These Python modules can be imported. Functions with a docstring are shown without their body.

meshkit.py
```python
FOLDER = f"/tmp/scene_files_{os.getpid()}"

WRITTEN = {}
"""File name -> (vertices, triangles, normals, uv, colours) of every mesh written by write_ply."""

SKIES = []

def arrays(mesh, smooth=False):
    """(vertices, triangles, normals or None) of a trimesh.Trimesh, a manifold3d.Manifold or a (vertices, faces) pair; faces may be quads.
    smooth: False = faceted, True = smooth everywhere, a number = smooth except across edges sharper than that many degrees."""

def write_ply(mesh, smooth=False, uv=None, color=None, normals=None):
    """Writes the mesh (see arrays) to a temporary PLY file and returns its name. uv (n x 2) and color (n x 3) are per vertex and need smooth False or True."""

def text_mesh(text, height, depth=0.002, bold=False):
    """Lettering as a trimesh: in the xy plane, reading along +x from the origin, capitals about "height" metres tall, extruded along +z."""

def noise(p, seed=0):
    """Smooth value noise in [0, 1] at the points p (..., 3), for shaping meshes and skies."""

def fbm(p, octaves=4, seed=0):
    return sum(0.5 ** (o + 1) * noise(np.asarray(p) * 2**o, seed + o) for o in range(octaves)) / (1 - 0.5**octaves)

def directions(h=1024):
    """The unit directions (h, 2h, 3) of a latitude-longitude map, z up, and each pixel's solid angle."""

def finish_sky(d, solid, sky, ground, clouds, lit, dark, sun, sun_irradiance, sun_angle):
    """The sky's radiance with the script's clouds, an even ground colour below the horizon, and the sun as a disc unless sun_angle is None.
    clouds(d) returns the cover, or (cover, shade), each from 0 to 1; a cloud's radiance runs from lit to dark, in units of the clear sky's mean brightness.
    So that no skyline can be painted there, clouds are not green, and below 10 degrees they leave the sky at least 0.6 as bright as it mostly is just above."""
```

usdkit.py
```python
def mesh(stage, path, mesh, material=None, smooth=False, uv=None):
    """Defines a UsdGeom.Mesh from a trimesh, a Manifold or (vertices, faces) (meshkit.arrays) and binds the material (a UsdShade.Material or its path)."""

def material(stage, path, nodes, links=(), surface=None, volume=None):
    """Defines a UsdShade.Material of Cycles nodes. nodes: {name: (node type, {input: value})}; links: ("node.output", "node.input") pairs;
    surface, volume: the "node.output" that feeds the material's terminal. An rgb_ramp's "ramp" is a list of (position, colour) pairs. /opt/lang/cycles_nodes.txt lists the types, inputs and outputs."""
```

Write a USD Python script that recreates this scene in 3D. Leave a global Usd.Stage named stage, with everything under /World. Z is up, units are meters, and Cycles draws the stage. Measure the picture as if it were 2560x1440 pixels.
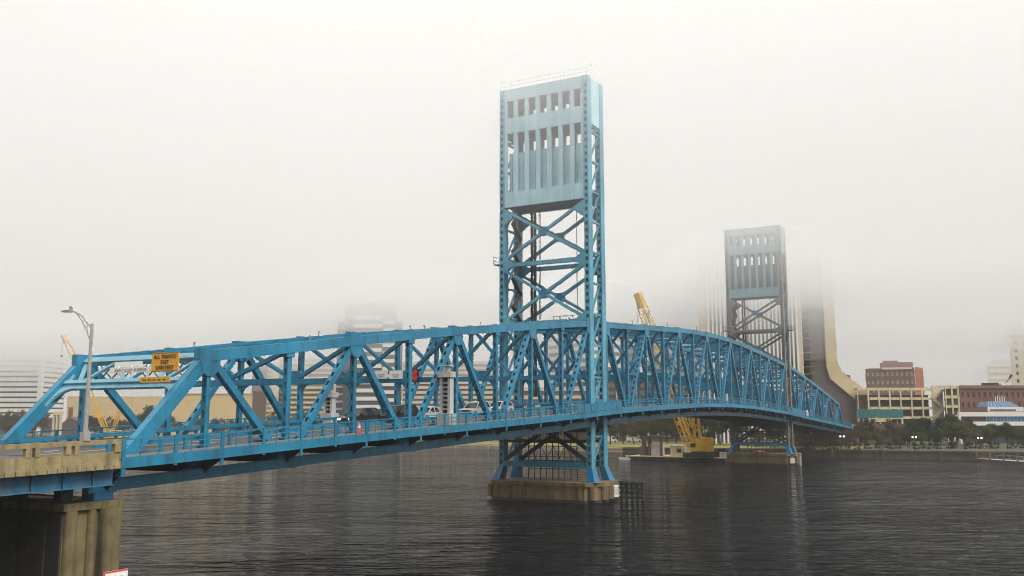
import math, random
import numpy as np, trimesh
from shapely.geometry import Polygon
from pxr import Usd, UsdGeom, UsdLux, UsdShade, Sdf, Gf, Vt
import usdkit, meshkit

stage = Usd.Stage.CreateInMemory()
UsdGeom.SetStageUpAxis(stage, 'Z'); UsdGeom.SetStageMetersPerUnit(stage, 1.0)
UsdGeom.Xform.Define(stage, '/World'); UsdGeom.Scope.Define(stage, '/World/Looks')
rng = np.random.default_rng(7)

# ------------------------------------------------------------------ camera, sky, sun, exposure
FOCAL_PX, YAW, PITCH = 2324.3, -0.503, 0.1402
EYE = np.array([57.2, -112.9, 10.88])
FWD = np.array([math.sin(YAW) * math.cos(PITCH), math.cos(YAW) * math.cos(PITCH), math.sin(PITCH)])
RIGHT = np.array([math.cos(YAW), -math.sin(YAW), 0.0]); UP = np.cross(RIGHT, FWD)
cam = UsdGeom.Camera.Define(stage, '/World/camera')
cam.CreateHorizontalApertureAttr(36.0); cam.CreateVerticalApertureAttr(20.25)
cam.CreateFocalLengthAttr(36.0 * FOCAL_PX / 2560); cam.CreateFStopAttr(0.0)
cam.CreateClippingRangeAttr(Gf.Vec2f(0.5, 6000)); cam.CreateExposureAttr(1.90)
cam.AddTransformOp().Set(Gf.Matrix4d(*RIGHT, 0, *UP, 0, *(-FWD), 0, *EYE, 1))

SUN_DIR = np.array([0.85, -0.10, 1.0]); SUN_DIR /= np.linalg.norm(SUN_DIR)
SKY_STRENGTH, SUN_INTENSITY = 0.054, 0.40
sun = UsdLux.DistantLight.Define(stage, '/World/sun')
sun.CreateIntensityAttr(SUN_INTENSITY); sun.CreateAngleAttr(30.0); sun.CreateNormalizeAttr(True)
sun.CreateColorAttr(Gf.Vec3f(1.0, 0.96, 0.9))
zz = SUN_DIR; xx = np.cross([0, 0, 1.0], zz); xx /= np.linalg.norm(xx); yy = np.cross(zz, xx)
sun.AddTransformOp().Set(Gf.Matrix4d(*xx, 0, *yy, 0, *zz, 0, 0, 0, 0, 1))

SKY_CLOUD = (9.3, 9.12, 8.72)
sky_mat = usdkit.material(stage, '/World/Looks/sky', {
    'tc': ('texture_coordinate', {}),
    'n': ('noise_texture', {'scale': 1.6, 'detail': 4.0, 'roughness': 0.5}),
    'ramp': ('rgb_ramp', {'ramp': [(0.25, tuple(c * .95 for c in SKY_CLOUD)), (0.75, tuple(c * 1.04 for c in SKY_CLOUD))]}),
    's': ('sky_texture', {'sky_type': 'single_scattering', 'sun_disc': False, 'sun_elevation': float(math.asin(SUN_DIR[2])),
                          'sun_rotation': float(math.atan2(SUN_DIR[0], SUN_DIR[1]))}),
    'm': ('mix_color', {'fac': 0.93}), 'x': ('separate_xyz', {}), 'z': ('map_range', {'from_min': 0.0, 'from_max': 1.0, 'to_min': .36, 'to_max': 1.08, 'clamp': True}),
    'o': ('mix_color', {'blend_type': 'multiply', 'fac': 1.0}),   # an overcast sky is about three times brighter overhead than low down
    'b': ('background_shader', {'strength': SKY_STRENGTH})},
    [('tc.generated', 'n.vector'), ('n.fac', 'ramp.fac'), ('s.color', 'm.a'), ('ramp.color', 'm.b'), ('tc.generated', 'x.vector'), ('x.z', 'z.value'), ('m.result', 'o.a'), ('z.result', 'o.b'), ('o.result', 'b.color')], surface='b.background')
dome = UsdLux.DomeLight.Define(stage, '/World/sky'); dome.CreateIntensityAttr(1.0)
UsdShade.MaterialBindingAPI.Apply(dome.GetPrim()).Bind(sky_mat)
dome.GetPrim().SetCustomDataByKey('kind', 'structure')

HAZE_DENSITY = 0.00021
CLOUD_LAYERS = [(31, 62, -400, .0026), (44, 62, -400, .0065), (51, 62, -400, .0100), (49, 63.5, 165, .0075)]   # underside, top, near edge (m), added density
WATER_Z = 0.2

# ------------------------------------------------------------------ helpers
def ray(px, py):
    d = FWD + RIGHT * (px - 1280) / FOCAL_PX - UP * (py - 720) / FOCAL_PX
    return d
def G(px, depth):
    """ground position of a column of the view at a given distance"""
    q = EYE + ray(px, 1047) * depth
    return np.array([q[0], q[1]])
def H(py, depth):
    return float((EYE + ray(1280, py) * depth)[2])

class MB:
    def __init__(s): s.v, s.f, s.n = [], [], 0
    def add(s, v, f):
        v = np.asarray(v, float); f = np.asarray(f, int)
        if f.shape[1] == 4: f = np.vstack([f[:, [0, 1, 2]], f[:, [0, 2, 3]]])
        s.v.append(v); s.f.append(f + s.n); s.n += len(v); return s
    BF = np.array([[0, 3, 2, 1], [4, 5, 6, 7], [0, 1, 5, 4], [1, 2, 6, 5], [2, 3, 7, 6], [3, 0, 4, 7]])
    def box(s, x0, x1, y0, y1, z0, z1):
        return s.add([[x0, y0, z0], [x1, y0, z0], [x1, y1, z0], [x0, y1, z0], [x0, y0, z1], [x1, y0, z1], [x1, y1, z1], [x0, y1, z1]], MB.BF)
    def hexa(s, eight): return s.add(eight, MB.BF)
    def frame(s, p0, p1, side):
        p0, p1 = np.asarray(p0, float), np.asarray(p1, float); t = p1 - p0; L = np.linalg.norm(t); t = t / L
        sd = np.asarray(side, float); sd = sd - t * (sd @ t); sd /= np.linalg.norm(sd); n = np.cross(t, sd)
        return p0, p1, t, sd, n, L
    def beam(s, p0, p1, a, b, side=(1, 0, 0), off=(0, 0), taper=1.0):
        """a box from p0 to p1: a wide along side, b across it"""
        p0, p1, t, sd, n, L = s.frame(p0, p1, side)
        o = sd * off[0] + n * off[1]; A, B = sd * a / 2, n * b / 2
        r = [p0 + o - A - B, p0 + o + A - B, p0 + o + A + B, p0 + o - A + B, p1 + o - A * taper - B * taper, p1 + o + A * taper - B * taper, p1 + o + A * taper + B * taper, p1 + o - A * taper + B * taper]
        return s.add(r, MB.BF)
    def perf(s, p0, p1, a, b, pitch=1.0, hole=.5, hw=None, side=(1, 0, 0), faces=(1, -1)):
        """a built-up member: two side plates, joined by plates with rectangular holes on its other two faces"""
        p0, p1, t, sd, n, L = s.frame(p0, p1, side)
        hw = hw or a * .5
        for k in (-1, 1): s.beam(p0, p1, .05, b, sd, off=(k * (a / 2 - .025), 0))
        sw = (a - .1 - hw) / 2; m = max(1, int(round(L / pitch))); pit = L / m; bar = pit - hole
        for k in faces:
            for j in (-1, 1): s.beam(p0, p1, sw, .04, sd, off=(j * (hw / 2 + sw / 2), k * (b / 2 - .03)))
            for i in range(m + 1):
                c = i * pit; l0, l1 = max(0, c - bar / 2), min(L, c + bar / 2)
                s.beam(p0 + t * l0, p0 + t * l1, hw, .04, sd, off=(0, k * (b / 2 - .03)))
        return s
    def sweepY(s, Ys, zf, x0, x1, d0, d1):
        v, f = [], []
        for y in Ys:
            z = zf(y); v += [[x0, y, z + d0], [x1, y, z + d0], [x1, y, z + d1], [x0, y, z + d1]]
        for i in range(len(Ys) - 1):
            a, b = 4 * i, 4 * i + 4
            for k in range(4): f.append([a + k, a + (k + 1) % 4, b + (k + 1) % 4, b + k])
        f.append([0, 3, 2, 1]); e = 4 * (len(Ys) - 1); f.append([e, e + 1, e + 2, e + 3])
        return s.add(v, f)
    def tube(s, pts, r, n=6):
        p = np.asarray(pts, float); r = np.broadcast_to(r, (len(p),)); t = np.gradient(p, axis=0); t /= np.linalg.norm(t, axis=1, keepdims=True)
        v = []
        for i in range(len(p)):
            a = np.cross(t[i], [0, 0, 1.0] if abs(t[i][2]) < .9 else [1.0, 0, 0]); a /= np.linalg.norm(a); b = np.cross(t[i], a)
            for k in range(n):
                w = 2 * math.pi * k / n; v.append(p[i] + r[i] * (math.cos(w) * a + math.sin(w) * b))
        f = [[i * n + k, i * n + (k + 1) % n, (i + 1) * n + (k + 1) % n, (i + 1) * n + k] for i in range(len(p) - 1) for k in range(n)]
        s.add(v, f)
        for e, fl in ((0, 1), (len(p) - 1, 0)):
            s.add([v[e * n + k] for k in range(n)], [[0, k + 1, k] if fl else [0, k, k + 1] for k in range(1, n - 1)])
        return s
    def prism(s, pts, z0, z1):
        """upright prism over any footprint"""
        m = trimesh.creation.extrude_polygon(Polygon(pts), z1 - z0, engine='earcut'); v = np.array(m.vertices); v[:, 2] += z0
        return s.add(v, m.faces)
    def plate(s, poly, o, ax, ay, az, th):
        """a flat outline (in axes ax, ay from o) given a thickness along az"""
        m = trimesh.creation.extrude_polygon(Polygon(poly), th, engine='earcut'); q = np.array(m.vertices)
        return s.add(np.asarray(o) + q[:, :1] * np.asarray(ax) + q[:, 1:2] * np.asarray(ay) + q[:, 2:] * np.asarray(az), m.faces)
    def lathe(s, prof, c, n=12):
        v = [[c[0] + r * math.cos(2 * math.pi * k / n), c[1] + r * math.sin(2 * math.pi * k / n), c[2] + z] for r, z in prof for k in range(n)]
        f = [[i * n + k, i * n + (k + 1) % n, (i + 1) * n + (k + 1) % n, (i + 1) * n + k] for i in range(len(prof) - 1) for k in range(n)]
        return s.add(v, f)
    def mesh(s, m, o=(0, 0, 0)): return s.add(np.array(m.vertices) + np.asarray(o), m.faces)
    def arrays(s): return np.vstack(s.v), np.vstack(s.f)

used = {}
def fresh(parent, name):
    k = (parent, name); i = used.get(k, 0); used[k] = i + 1
    return f'{parent}/{name}' if i == 0 else f'{parent}/{name}_{i:03d}'
def part(parent, name, mb, mat, smooth=False, label=None, kind=None):
    pp = str(parent.GetPath()) if not isinstance(parent, str) else parent
    v, f = mb.arrays()
    m = usdkit.mesh(stage, fresh(pp, name), (v, f), mat, smooth=smooth).GetPrim()
    if label: m.SetCustomDataByKey('label', label)
    if kind: m.SetCustomDataByKey('kind', kind)
    return m
def tag(o, label=None, cat=None, group=None, kind=None):
    for k, x in (('label', label), ('category', cat), ('group', group), ('kind', kind)):
        if x: o.SetCustomDataByKey(k, x)
    return o
def thing(name, label, cat, loc=(0, 0, 0), rz=0, group=None, rx=0):
    x = UsdGeom.Xform.Define(stage, fresh('/World', name)); x.AddTranslateOp().Set(Gf.Vec3d(*map(float, loc)))
    if rz: x.AddRotateZOp().Set(float(rz))
    if rx: x.AddRotateXOp().Set(float(rx))
    return tag(x.GetPrim(), label, cat, group)
def copy_of(proto_path, name, label, cat, loc, rz=0, sc=1.0, group=None):
    x = UsdGeom.Xform.Define(stage, fresh('/World', name)); x.AddTranslateOp().Set(Gf.Vec3d(*map(float, loc)))
    x.AddRotateZOp().Set(float(rz)); x.AddScaleOp().Set(Gf.Vec3f(*(np.ones(3) * sc).tolist()))
    p = x.GetPrim(); p.GetReferences().AddInternalReference(proto_path); p.SetInstanceable(True)
    return tag(p, label, cat, group)

# ------------------------------------------------------------------ materials
def mat(name, color, rough=.6, var=.25, scale=.6, streak=0.0, streak_color=None, metal=0.0, bump=0.0, spec=.5, rust=0.0, fade=0.0):
    """a surface whose colour wanders with world-space noise, with run-down stains (streak) where asked for"""
    c = np.array(color, float)
    N = {'g': ('geometry', {}), 'n': ('noise_texture', {'scale': float(scale), 'detail': 6.0, 'roughness': .65}),
         'r': ('rgb_ramp', {'ramp': [(.28, tuple(c * (1 - var))), (.72, tuple(np.minimum(c * (1 + var * .8), .95)))]}),
         'p': ('principled_bsdf', {'roughness': float(rough), 'metallic': float(metal), 'specular_ior_level': float(spec)})}
    Lk = [('g.position', 'n.vector'), ('n.fac', 'r.fac')]; out = 'r.color'
    if streak:
        sc = np.array(streak_color if streak_color is not None else c * .35, float)
        N['mp'] = ('mapping', {'scale': (1.4, 1.4, .09)})
        N['sn'] = ('noise_texture', {'scale': 1.0, 'detail': 5.0, 'roughness': .6})
        N['sr'] = ('rgb_ramp', {'ramp': [(.47, (0, 0, 0)), (.68, (streak,) * 3)]})
        N['sm'] = ('mix_color', {'b': tuple(sc)})
        Lk += [('g.position', 'mp.vector'), ('mp.vector', 'sn.vector'), ('sn.fac', 'sr.fac'), ('sr.color', 'sm.fac'), (out, 'sm.a')]; out = 'sm.result'
    if fade:      # broad sun-bleached patches
        N['fn'] = ('noise_texture', {'scale': .13, 'detail': 3.0}); N['fr'] = ('rgb_ramp', {'ramp': [(.42, (0, 0, 0)), (.66, (fade,) * 3)]}); N['fm'] = ('mix_color', {'b': tuple(np.minimum(c * 1.45 + .03, .9))})
        Lk += [('g.position', 'fn.vector'), ('fn.fac', 'fr.fac'), ('fr.color', 'fm.fac'), (out, 'fm.a')]; out = 'fm.result'
    if rust:      # small rust patches
        N['un'] = ('noise_texture', {'scale': 2.3, 'detail': 7.0, 'roughness': .7}); N['ur'] = ('rgb_ramp', {'ramp': [(.57, (0, 0, 0)), (.70, (rust,) * 3)]}); N['um'] = ('mix_color', {'b': (.075, .045, .03)})
        Lk += [('g.position', 'un.vector'), ('un.fac', 'ur.fac'), ('ur.color', 'um.fac'), (out, 'um.a')]; out = 'um.result'
    if bump:
        N['bn'] = ('noise_texture', {'scale': 6.0, 'detail': 4.0}); N['bp'] = ('bump', {'strength': float(bump), 'distance': .05})
        Lk += [('g.position', 'bn.vector'), ('bn.fac', 'bp.height'), ('bp.normal', 'p.normal')]
    Lk.append((out, 'p.base_color'))
    return usdkit.material(stage, '/World/Looks/' + name, N, Lk, surface='p.BSDF')
M = {}
def mk(name, *a, **k): M[name] = mat(name, *a, **k)
RUST = (.10, .05, .03)
mk('blue_paint', (.006, .150, .258), .40, .32, .5, .6, (.010, .055, .085), rust=.7, fade=.35)
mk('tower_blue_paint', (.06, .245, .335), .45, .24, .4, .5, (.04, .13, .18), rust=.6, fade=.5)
mk('portal_paint', (.13, .29, .37), .5, .2, .5, .5, (.03, .12, .17), rust=.5, fade=.4)
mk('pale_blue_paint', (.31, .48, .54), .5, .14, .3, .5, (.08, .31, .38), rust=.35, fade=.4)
mk('fresh_blue_paint', (.007, .115, .25), .4, .15, .5, .2)
mk('girder_blue_paint', (.02, .14, .25), .55, .35, .5, .6, (.13, .16, .18), rust=.5)
mk('brown_stained_paint', (.115, .11, .10), .6, .25, .3, .5, (.08, .19, .24), rust=.6)
mk('grey_cladding', (.13, .27, .325), .6, .18, .3, .6, (.15, .15, .14), rust=.4)
mk('grey_weight', (.07, .11, .13), .6, .2, .4, .4)
mk('deck_steel', (.015, .035, .05), .7, .3, .5)
mk('asphalt', (.06, .06, .062), .85, .3, .7)
mk('walkway', (.12, .13, .13), .85, .25, .8)
mk('concrete', (.135, .105, .048), .88, .4, .9, .95, (.03, .022, .014), bump=.5)
mk('parapet_concrete', (.25, .20, .10), .88, .3, 1.2, .75, (.08, .06, .035), bump=.4)
mk('pier_concrete', (.15, .11, .05), .85, .35, .4, .8, (.07, .045, .03), bump=.3)
mk('shade_grime_concrete', (.022, .02, .016), .9, .4, .3, .5, (.015, .013, .01))  # near-black base colour holds the shade under the approach deck as well as grime
mk('wet_concrete', (.03, .03, .028), .6, .3, .5)
mk('grey_steel', (.30, .30, .29), .5, .2, .6, .3)
mk('pale_grey_steel', (.42, .42, .40), .55, .2, .6, .3)
mk('dark_steel', (.02, .022, .025), .5, .2, .6)
mk('galvanised', (.33, .31, .29), .45, .15, 1.0, metal=.2)
mk('sign_yellow', (.62, .30, .015), .5, .08, .6)
mk('sign_white', (.72, .71, .68), .5, .06, .6)
mk('sign_black', (.02, .018, .015), .6, .1)
mk('sign_grey', (.33, .31, .30), .6, .1)
mk('signal_red', (.65, .03, .03), .4, .05)
mk('white_paint', (.75, .75, .73), .4, .06, .5)
mk('car_white', (.5, .5, .5), .2, .03, .5)
mk('car_black', (.018, .018, .02), .2, .05, .5)
mk('car_glass', (.01, .012, .015), .08, .05, .5)
mk('tyre', (.015, .015, .015), .8, .1, 1)
mk('chrome', (.5, .5, .5), .25, .05, 1, metal=.9)
mk('cone_orange', (.75, .07, .03), .5, .05)
mk('crane_yellow', (.62, .36, .02), .5, .2, .6, .4, (.2, .1, .03))
mk('rust_brown', (.10, .055, .04), .75, .35, .6)
mk('barge_hull', (.025, .02, .02), .6, .35, .5)
mk('timber_green', (.02, .035, .03), .8, .3, .6)
mk('grass', (.17, .15, .03), .95, .35, .12)
mk('land', (.055, .055, .035), .95, .35, .05)
mk('sand_path', (.40, .34, .24), .9, .2, .3)
mk('bulkhead_brown', (.10, .075, .05), .9, .35, .4, .6, (.03, .025, .02))
mk('bark', (.045, .035, .028), .9, .3, 1)
mk('brick_red', (.15, .062, .045), .85, .2, .3)
mk('brick_warm', (.22, .075, .055), .85, .2, .3)
mk('brick_dull', (.17, .105, .075), .85, .2, .3)
mk('brick_orange', (.27, .085, .05), .85, .2, .3)
mk('cream', (.52, .46, .28), .8, .15, .15, .3)
mk('tan', (.50, .38, .20), .85, .10, .06, .25, (.36, .26, .13))
mk('flare_tan', (.45, .36, .22), .8, .12, .08)
mk('beige', (.48, .42, .31), .8, .12, .1)
mk('office_white', (.62, .60, .55), .7, .10, .1)
mk('pale_stone', (.55, .52, .46), .8, .1, .1)
mk('glass_dark', (.03, .035, .04), .15, .2, .1)
mk('glass_grey', (.06, .075, .085), .2, .2, .08)
mk('glass_blue', (.03, .12, .24), .15, .3, .3)
mk('brown_panel', (.12, .075, .055), .7, .2, .1)
mk('flare_brown', (.085, .065, .055), .5, .15, .06)
mk('window_pale', (.42, .40, .36), .3, .2, .3)
mk('teal_sheet', (.004, .11, .11), .6, .4, .35)
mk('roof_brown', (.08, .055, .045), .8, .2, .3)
mk('buoy_red', (.45, .06, .03), .6, .2, .6)
M['lamp_globe'] = usdkit.material(stage, '/World/Looks/lamp_globe', {'e': ('principled_bsdf', {'base_color': (.9, .9, .88), 'emission_color': (1, .97, .9), 'emission_strength': .45})}, [], surface='e.BSDF')
M['headlight'] = usdkit.material(stage, '/World/Looks/headlight', {'e': ('principled_bsdf', {'base_color': (.9, .9, .85), 'emission_color': (1, .95, .75), 'emission_strength': 2.0})}, [], surface='e.BSDF')
def leaf(name, c1, c2):
    M[name] = usdkit.material(stage, '/World/Looks/' + name, {
        'g': ('geometry', {}), 'o': ('object_info', {}), 'n': ('noise_texture', {'scale': .55, 'detail': 3.0}),
        'a': ('math', {'math_type': 'add'}), 'b': ('math', {'math_type': 'multiply', 'value2': .5}),
        'r': ('rgb_ramp', {'ramp': [(.2, c1), (.8, c2)]}), 'd': ('diffuse_bsdf', {}), 't': ('translucent_bsdf', {}), 'm': ('mix_closure', {'fac': .25})},
        [('g.position', 'n.vector'), ('n.fac', 'a.value1'), ('o.random', 'a.value2'), ('a.value', 'b.value1'), ('b.value', 'r.fac'), ('r.color', 'd.color'), ('r.color', 't.color'), ('d.BSDF', 'm.closure1'), ('t.BSDF', 'm.closure2')], surface='m.closure')
leaf('leaf_green', (.026, .036, .014), (.10, .105, .035))
leaf('leaf_brown', (.04, .03, .018), (.13, .09, .045))
leaf('leaf_dark', (.010, .020, .013), (.045, .060, .026))
M['water'] = usdkit.material(stage, '/World/Looks/water', {
    'g': ('geometry', {}), 'mp': ('mapping', {'rotation': (0, 0, -.5)}), 'mp2': ('mapping', {'scale': (.42, 1.15, 1.0)}), 'mp3': ('mapping', {'scale': (.012, .045, 1.0)}),
    'n1': ('noise_texture', {'scale': .62, 'detail': 3.0, 'roughness': .5, 'distortion': .6}), 'n3': ('noise_texture', {'scale': .17, 'detail': 2.0, 'distortion': .4}),
    'a': ('math', {'math_type': 'multiply_add', 'value2': 2.3}), 'n2': ('noise_texture', {'scale': 1.0, 'detail': 4.0, 'distortion': 1.0}),
    'r2': ('map_range', {'from_min': .36, 'from_max': .66, 'to_min': .35, 'to_max': 1.0, 'clamp': True}),
    'b': ('bump', {'strength': .8, 'distance': .9}),
    'p': ('principled_bsdf', {'base_color': (.003, .0034, .004), 'roughness': .06, 'ior': 1.33, 'specular_ior_level': .021})},
    [('g.position', 'mp.vector'), ('mp.vector', 'mp2.vector'), ('mp.vector', 'mp3.vector'), ('mp2.vector', 'n1.vector'), ('mp2.vector', 'n3.vector'), ('mp3.vector', 'n2.vector'), ('n2.fac', 'r2.value'), ('r2.result', 'b.strength'),
     ('n3.fac', 'a.value1'), ('n1.fac', 'a.value3'), ('a.value', 'b.height'), ('b.normal', 'p.normal')], surface='p.BSDF')
def volume(name, density, color=(.96, .96, .955), an=0.0):
    return usdkit.material(stage, '/World/Looks/' + name, {'v': ('principled_volume', {'color': color, 'density': float(density), 'anisotropy': an})}, [], volume='v.volume')

# ------------------------------------------------------------------ water, far bank, haze, low cloud
SHORE = [(-900, 336), (-400, 240), (-140, 189), (-59, 173), (15, 159), (58, 158), (140, 163), (900, 230)]
BANK_Z = [1.2, 1.2, 1.25, 1.6, 2.4, 2.6, 2.6, 2.6]
w = MB().box(-1400, 1400, -500, 1500, -2.0, WATER_Z)
tag(part('/World', 'water', w, M['water']), 'dark grey rippled river water', 'river', kind='structure')
top = []; n = len(SHORE); v, f = [], []
for (x, y), z in zip(SHORE, BANK_Z):
    for dy, dz in ((0, 0), (14, 0), (40, .1), (110, .6), (300, 1.5), (1200, 3)): v.append([x, y + .6 + dy, z + dz])
for i in range(n - 1):
    for k in range(5): a = i * 6 + k; f.append([a, a + 6, a + 7, a + 1])
b = MB().add(v, f)
tag(part('/World', 'ground', b, M['land']), 'low far river bank', 'ground', kind='structure')
def strip(d0, d1, i0, i1, lift):
    v, f = [], []
    for i in range(i0, i1 + 1):
        (x, y), z = SHORE[i], BANK_Z[i]
        v += [[x, y + .6 + d0, z + lift], [x, y + .6 + d1, z + lift + max(0, d1 - 14) * .004]]
    for j in range(i1 - i0): f.append([2 * j, 2 * j + 2, 2 * j + 3, 2 * j + 1])
    return MB().add(v, f)
tag(part('/World', 'grass', strip(7, 75, 1, 4, .12), M['grass']), 'yellow green lawn of the riverside park beyond the bridge', 'lawn', kind='structure')
tag(part('/World', 'path', strip(1.5, 5.5, 1, 4, .05), M['sand_path']), 'pale riverside footpath along the far bank', 'path', kind='structure')
def wall_run(i0, i1, mat_, name, label, cat, post_pitch, cap):
    t = thing(name, label, cat)
    for i in range(i0, i1):
        (x0, y0), (x1, y1) = SHORE[i], SHORE[i + 1]; z0, z1 = BANK_Z[i], BANK_Z[i + 1]
        L = math.hypot(x1 - x0, y1 - y0); m = max(1, int(L / post_pitch))
        o = np.array([-(y1 - y0), x1 - x0]) / L
        p = lambda s_, d, z: [x0 + (x1 - x0) * s_ + o[0] * d, y0 + (y1 - y0) * s_ + o[1] * d, z]
        q = MB().hexa([p(0, 0, -1), p(1, 0, -1), p(1, .6, -1), p(0, .6, -1), p(0, 0, z0), p(1, 0, z1), p(1, .6, z1), p(0, .6, z0)]); part(t, 'wall_face', q, mat_)
        q = MB().hexa([p(0, -.25, z0 - .3), p(1, -.25, z1 - .3), p(1, .7, z1 - .3), p(0, .7, z0 - .3), p(0, -.25, z0 + .2), p(1, -.25, z1 + .2), p(1, .7, z1 + .2), p(0, .7, z0 + .2)]); part(t, 'wall_cap', q, cap)
        for k in range(m):
            s_ = (k + .5) / m; a = p(s_, -.4, 0); zt = z0 + (z1 - z0) * s_ + .25
            if -220 < a[0] < 170: part(t, 'post', MB().box(a[0] - .28, a[0] + .28, a[1] - .28, a[1] + .28, -1, zt), cap)
    return t
wall_run(0, 3, M['sand_path'], 'river_wall', 'low pale river wall along the park left of the lift tower', 'wall', 14, M['sand_path'])
wall_run(3, 7, M['bulkhead_brown'], 'river_wall', 'tall brown bulkhead with posts below the riverside trees on the right', 'wall', 11, M['bulkhead_brown'])

hz = MB().box(-1380, 1380, -480, 1480, -3.2, 102)
tag(part('/World', 'haze', hz, volume('haze', HAZE_DENSITY)), 'pale river mist', 'haze', kind='stuff')
for k, (z0, zt, ya, dens) in enumerate(CLOUD_LAYERS):
    gx, gy = np.meshgrid(np.linspace(-1300 + k, 1300 - k, 40), np.linspace(ya + k, 1400 - k, 30), indexing='ij')
    zb = z0 + (meshkit.fbm(np.stack([gx / 70, gy / 70, gx * 0 + k], -1), 3, 5) - .5) * (7 + z0 * .17)
    nx_, ny_ = gx.shape; vb = np.stack([gx, gy, zb], -1).reshape(-1, 3); vt = vb.copy(); vt[:, 2] = zt - k * .1
    idx = np.arange(nx_ * ny_).reshape(nx_, ny_); q = np.stack([idx[:-1, :-1], idx[1:, :-1], idx[1:, 1:], idx[:-1, 1:]], -1).reshape(-1, 4); N0 = nx_ * ny_
    ring = np.concatenate([idx[:, 0], idx[-1, 1:], idx[-2::-1, -1], idx[0, -2:0:-1]]); r2 = np.roll(ring, -1)
    side = np.stack([ring, r2, r2 + N0, ring + N0], -1)
    tag(part('/World', 'low_cloud', MB().add(np.vstack([vb, vt]), np.vstack([q[:, ::-1], q + N0, side])), volume(f'low_cloud_{k}', dens)),
        'low cloud hiding the tower tops', 'low cloud', group='layers of low cloud', kind='stuff')
for k, (px, dep, z, rx, ry, rz, dens, lb) in enumerate(((1905, 356, 70, 40, 34, 15, .020, 'patch of low cloud swallowing the top of the flared high-rise'), (1560, 440, 68, 48, 30, 14, .008, 'patch of low cloud between the two lift towers'),
                                                  (930, 420, 73, 46, 30, 12, .006, 'patch of low cloud over the stepped tower'), (60, 640, 66, 60, 40, 13, .010, 'patch of low cloud over the white office block'))):
    m = trimesh.creation.icosphere(4); vv = np.array(m.vertices); vv = vv * (.72 + .55 * meshkit.fbm(vv * 1.7 + k * 9, 4, k))[:, None]; q = G(px, dep)
    c_, s_ = math.cos(.5), math.sin(.5); vv = vv * [rx, ry, rz]; vv = np.stack([vv[:, 0] * c_ - vv[:, 1] * s_ + q[0], vv[:, 0] * s_ + vv[:, 1] * c_ + q[1], vv[:, 2] + z], 1)
    tag(part('/World', 'low_cloud', MB().add(vv, m.faces), volume(f'cloud_patch_{k}', dens)), lb, 'low cloud', kind='stuff')
# ------------------------------------------------------------------ the bridge
HW = 6.58                      # half the distance between the two trusses; the axis runs along +Y from the near bank
PROF = [(0, 13.75), (16, 13.6), (30, 13.2), (48, 12.6), (60, 12.05), (64.6, 11.75), (110, 9.7), (133, 8.6), (150, 8.25), (190, 7.6)]
MID = 60.05
_px, _pz = [p[0] for p in PROF], [p[1] for p in PROF]
deck = lambda y: float(np.interp(abs(y - MID), _px, _pz))
bot = lambda y: deck(y) - 1.8
TOPF = [(0, 26.3), (14, 26.1), (30, 25.3), (46, 24.3), (60.05, 23.5), (68.3, 22.65), (76.5, 21.7), (84.7, 20.75), (92.9, 19.8), (101.1, 18.7), (109.3, 17.6), (117.5, 16.45), (125.7, 15.35), (134, 13)]
topz = lambda y: float(np.interp(abs(y - MID), [p[0] for p in TOPF], [p[1] for p in TOPF]))
BLUE = M['blue_paint']
def fillet_poly(R, n=6):
    return [(0, 0), (R, 0)] + [(R - R * math.sin(a), R - R * math.cos(a)) for a in np.linspace(0, math.pi / 2, n + 1)[1:-1]] + [(0, R)]

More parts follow.
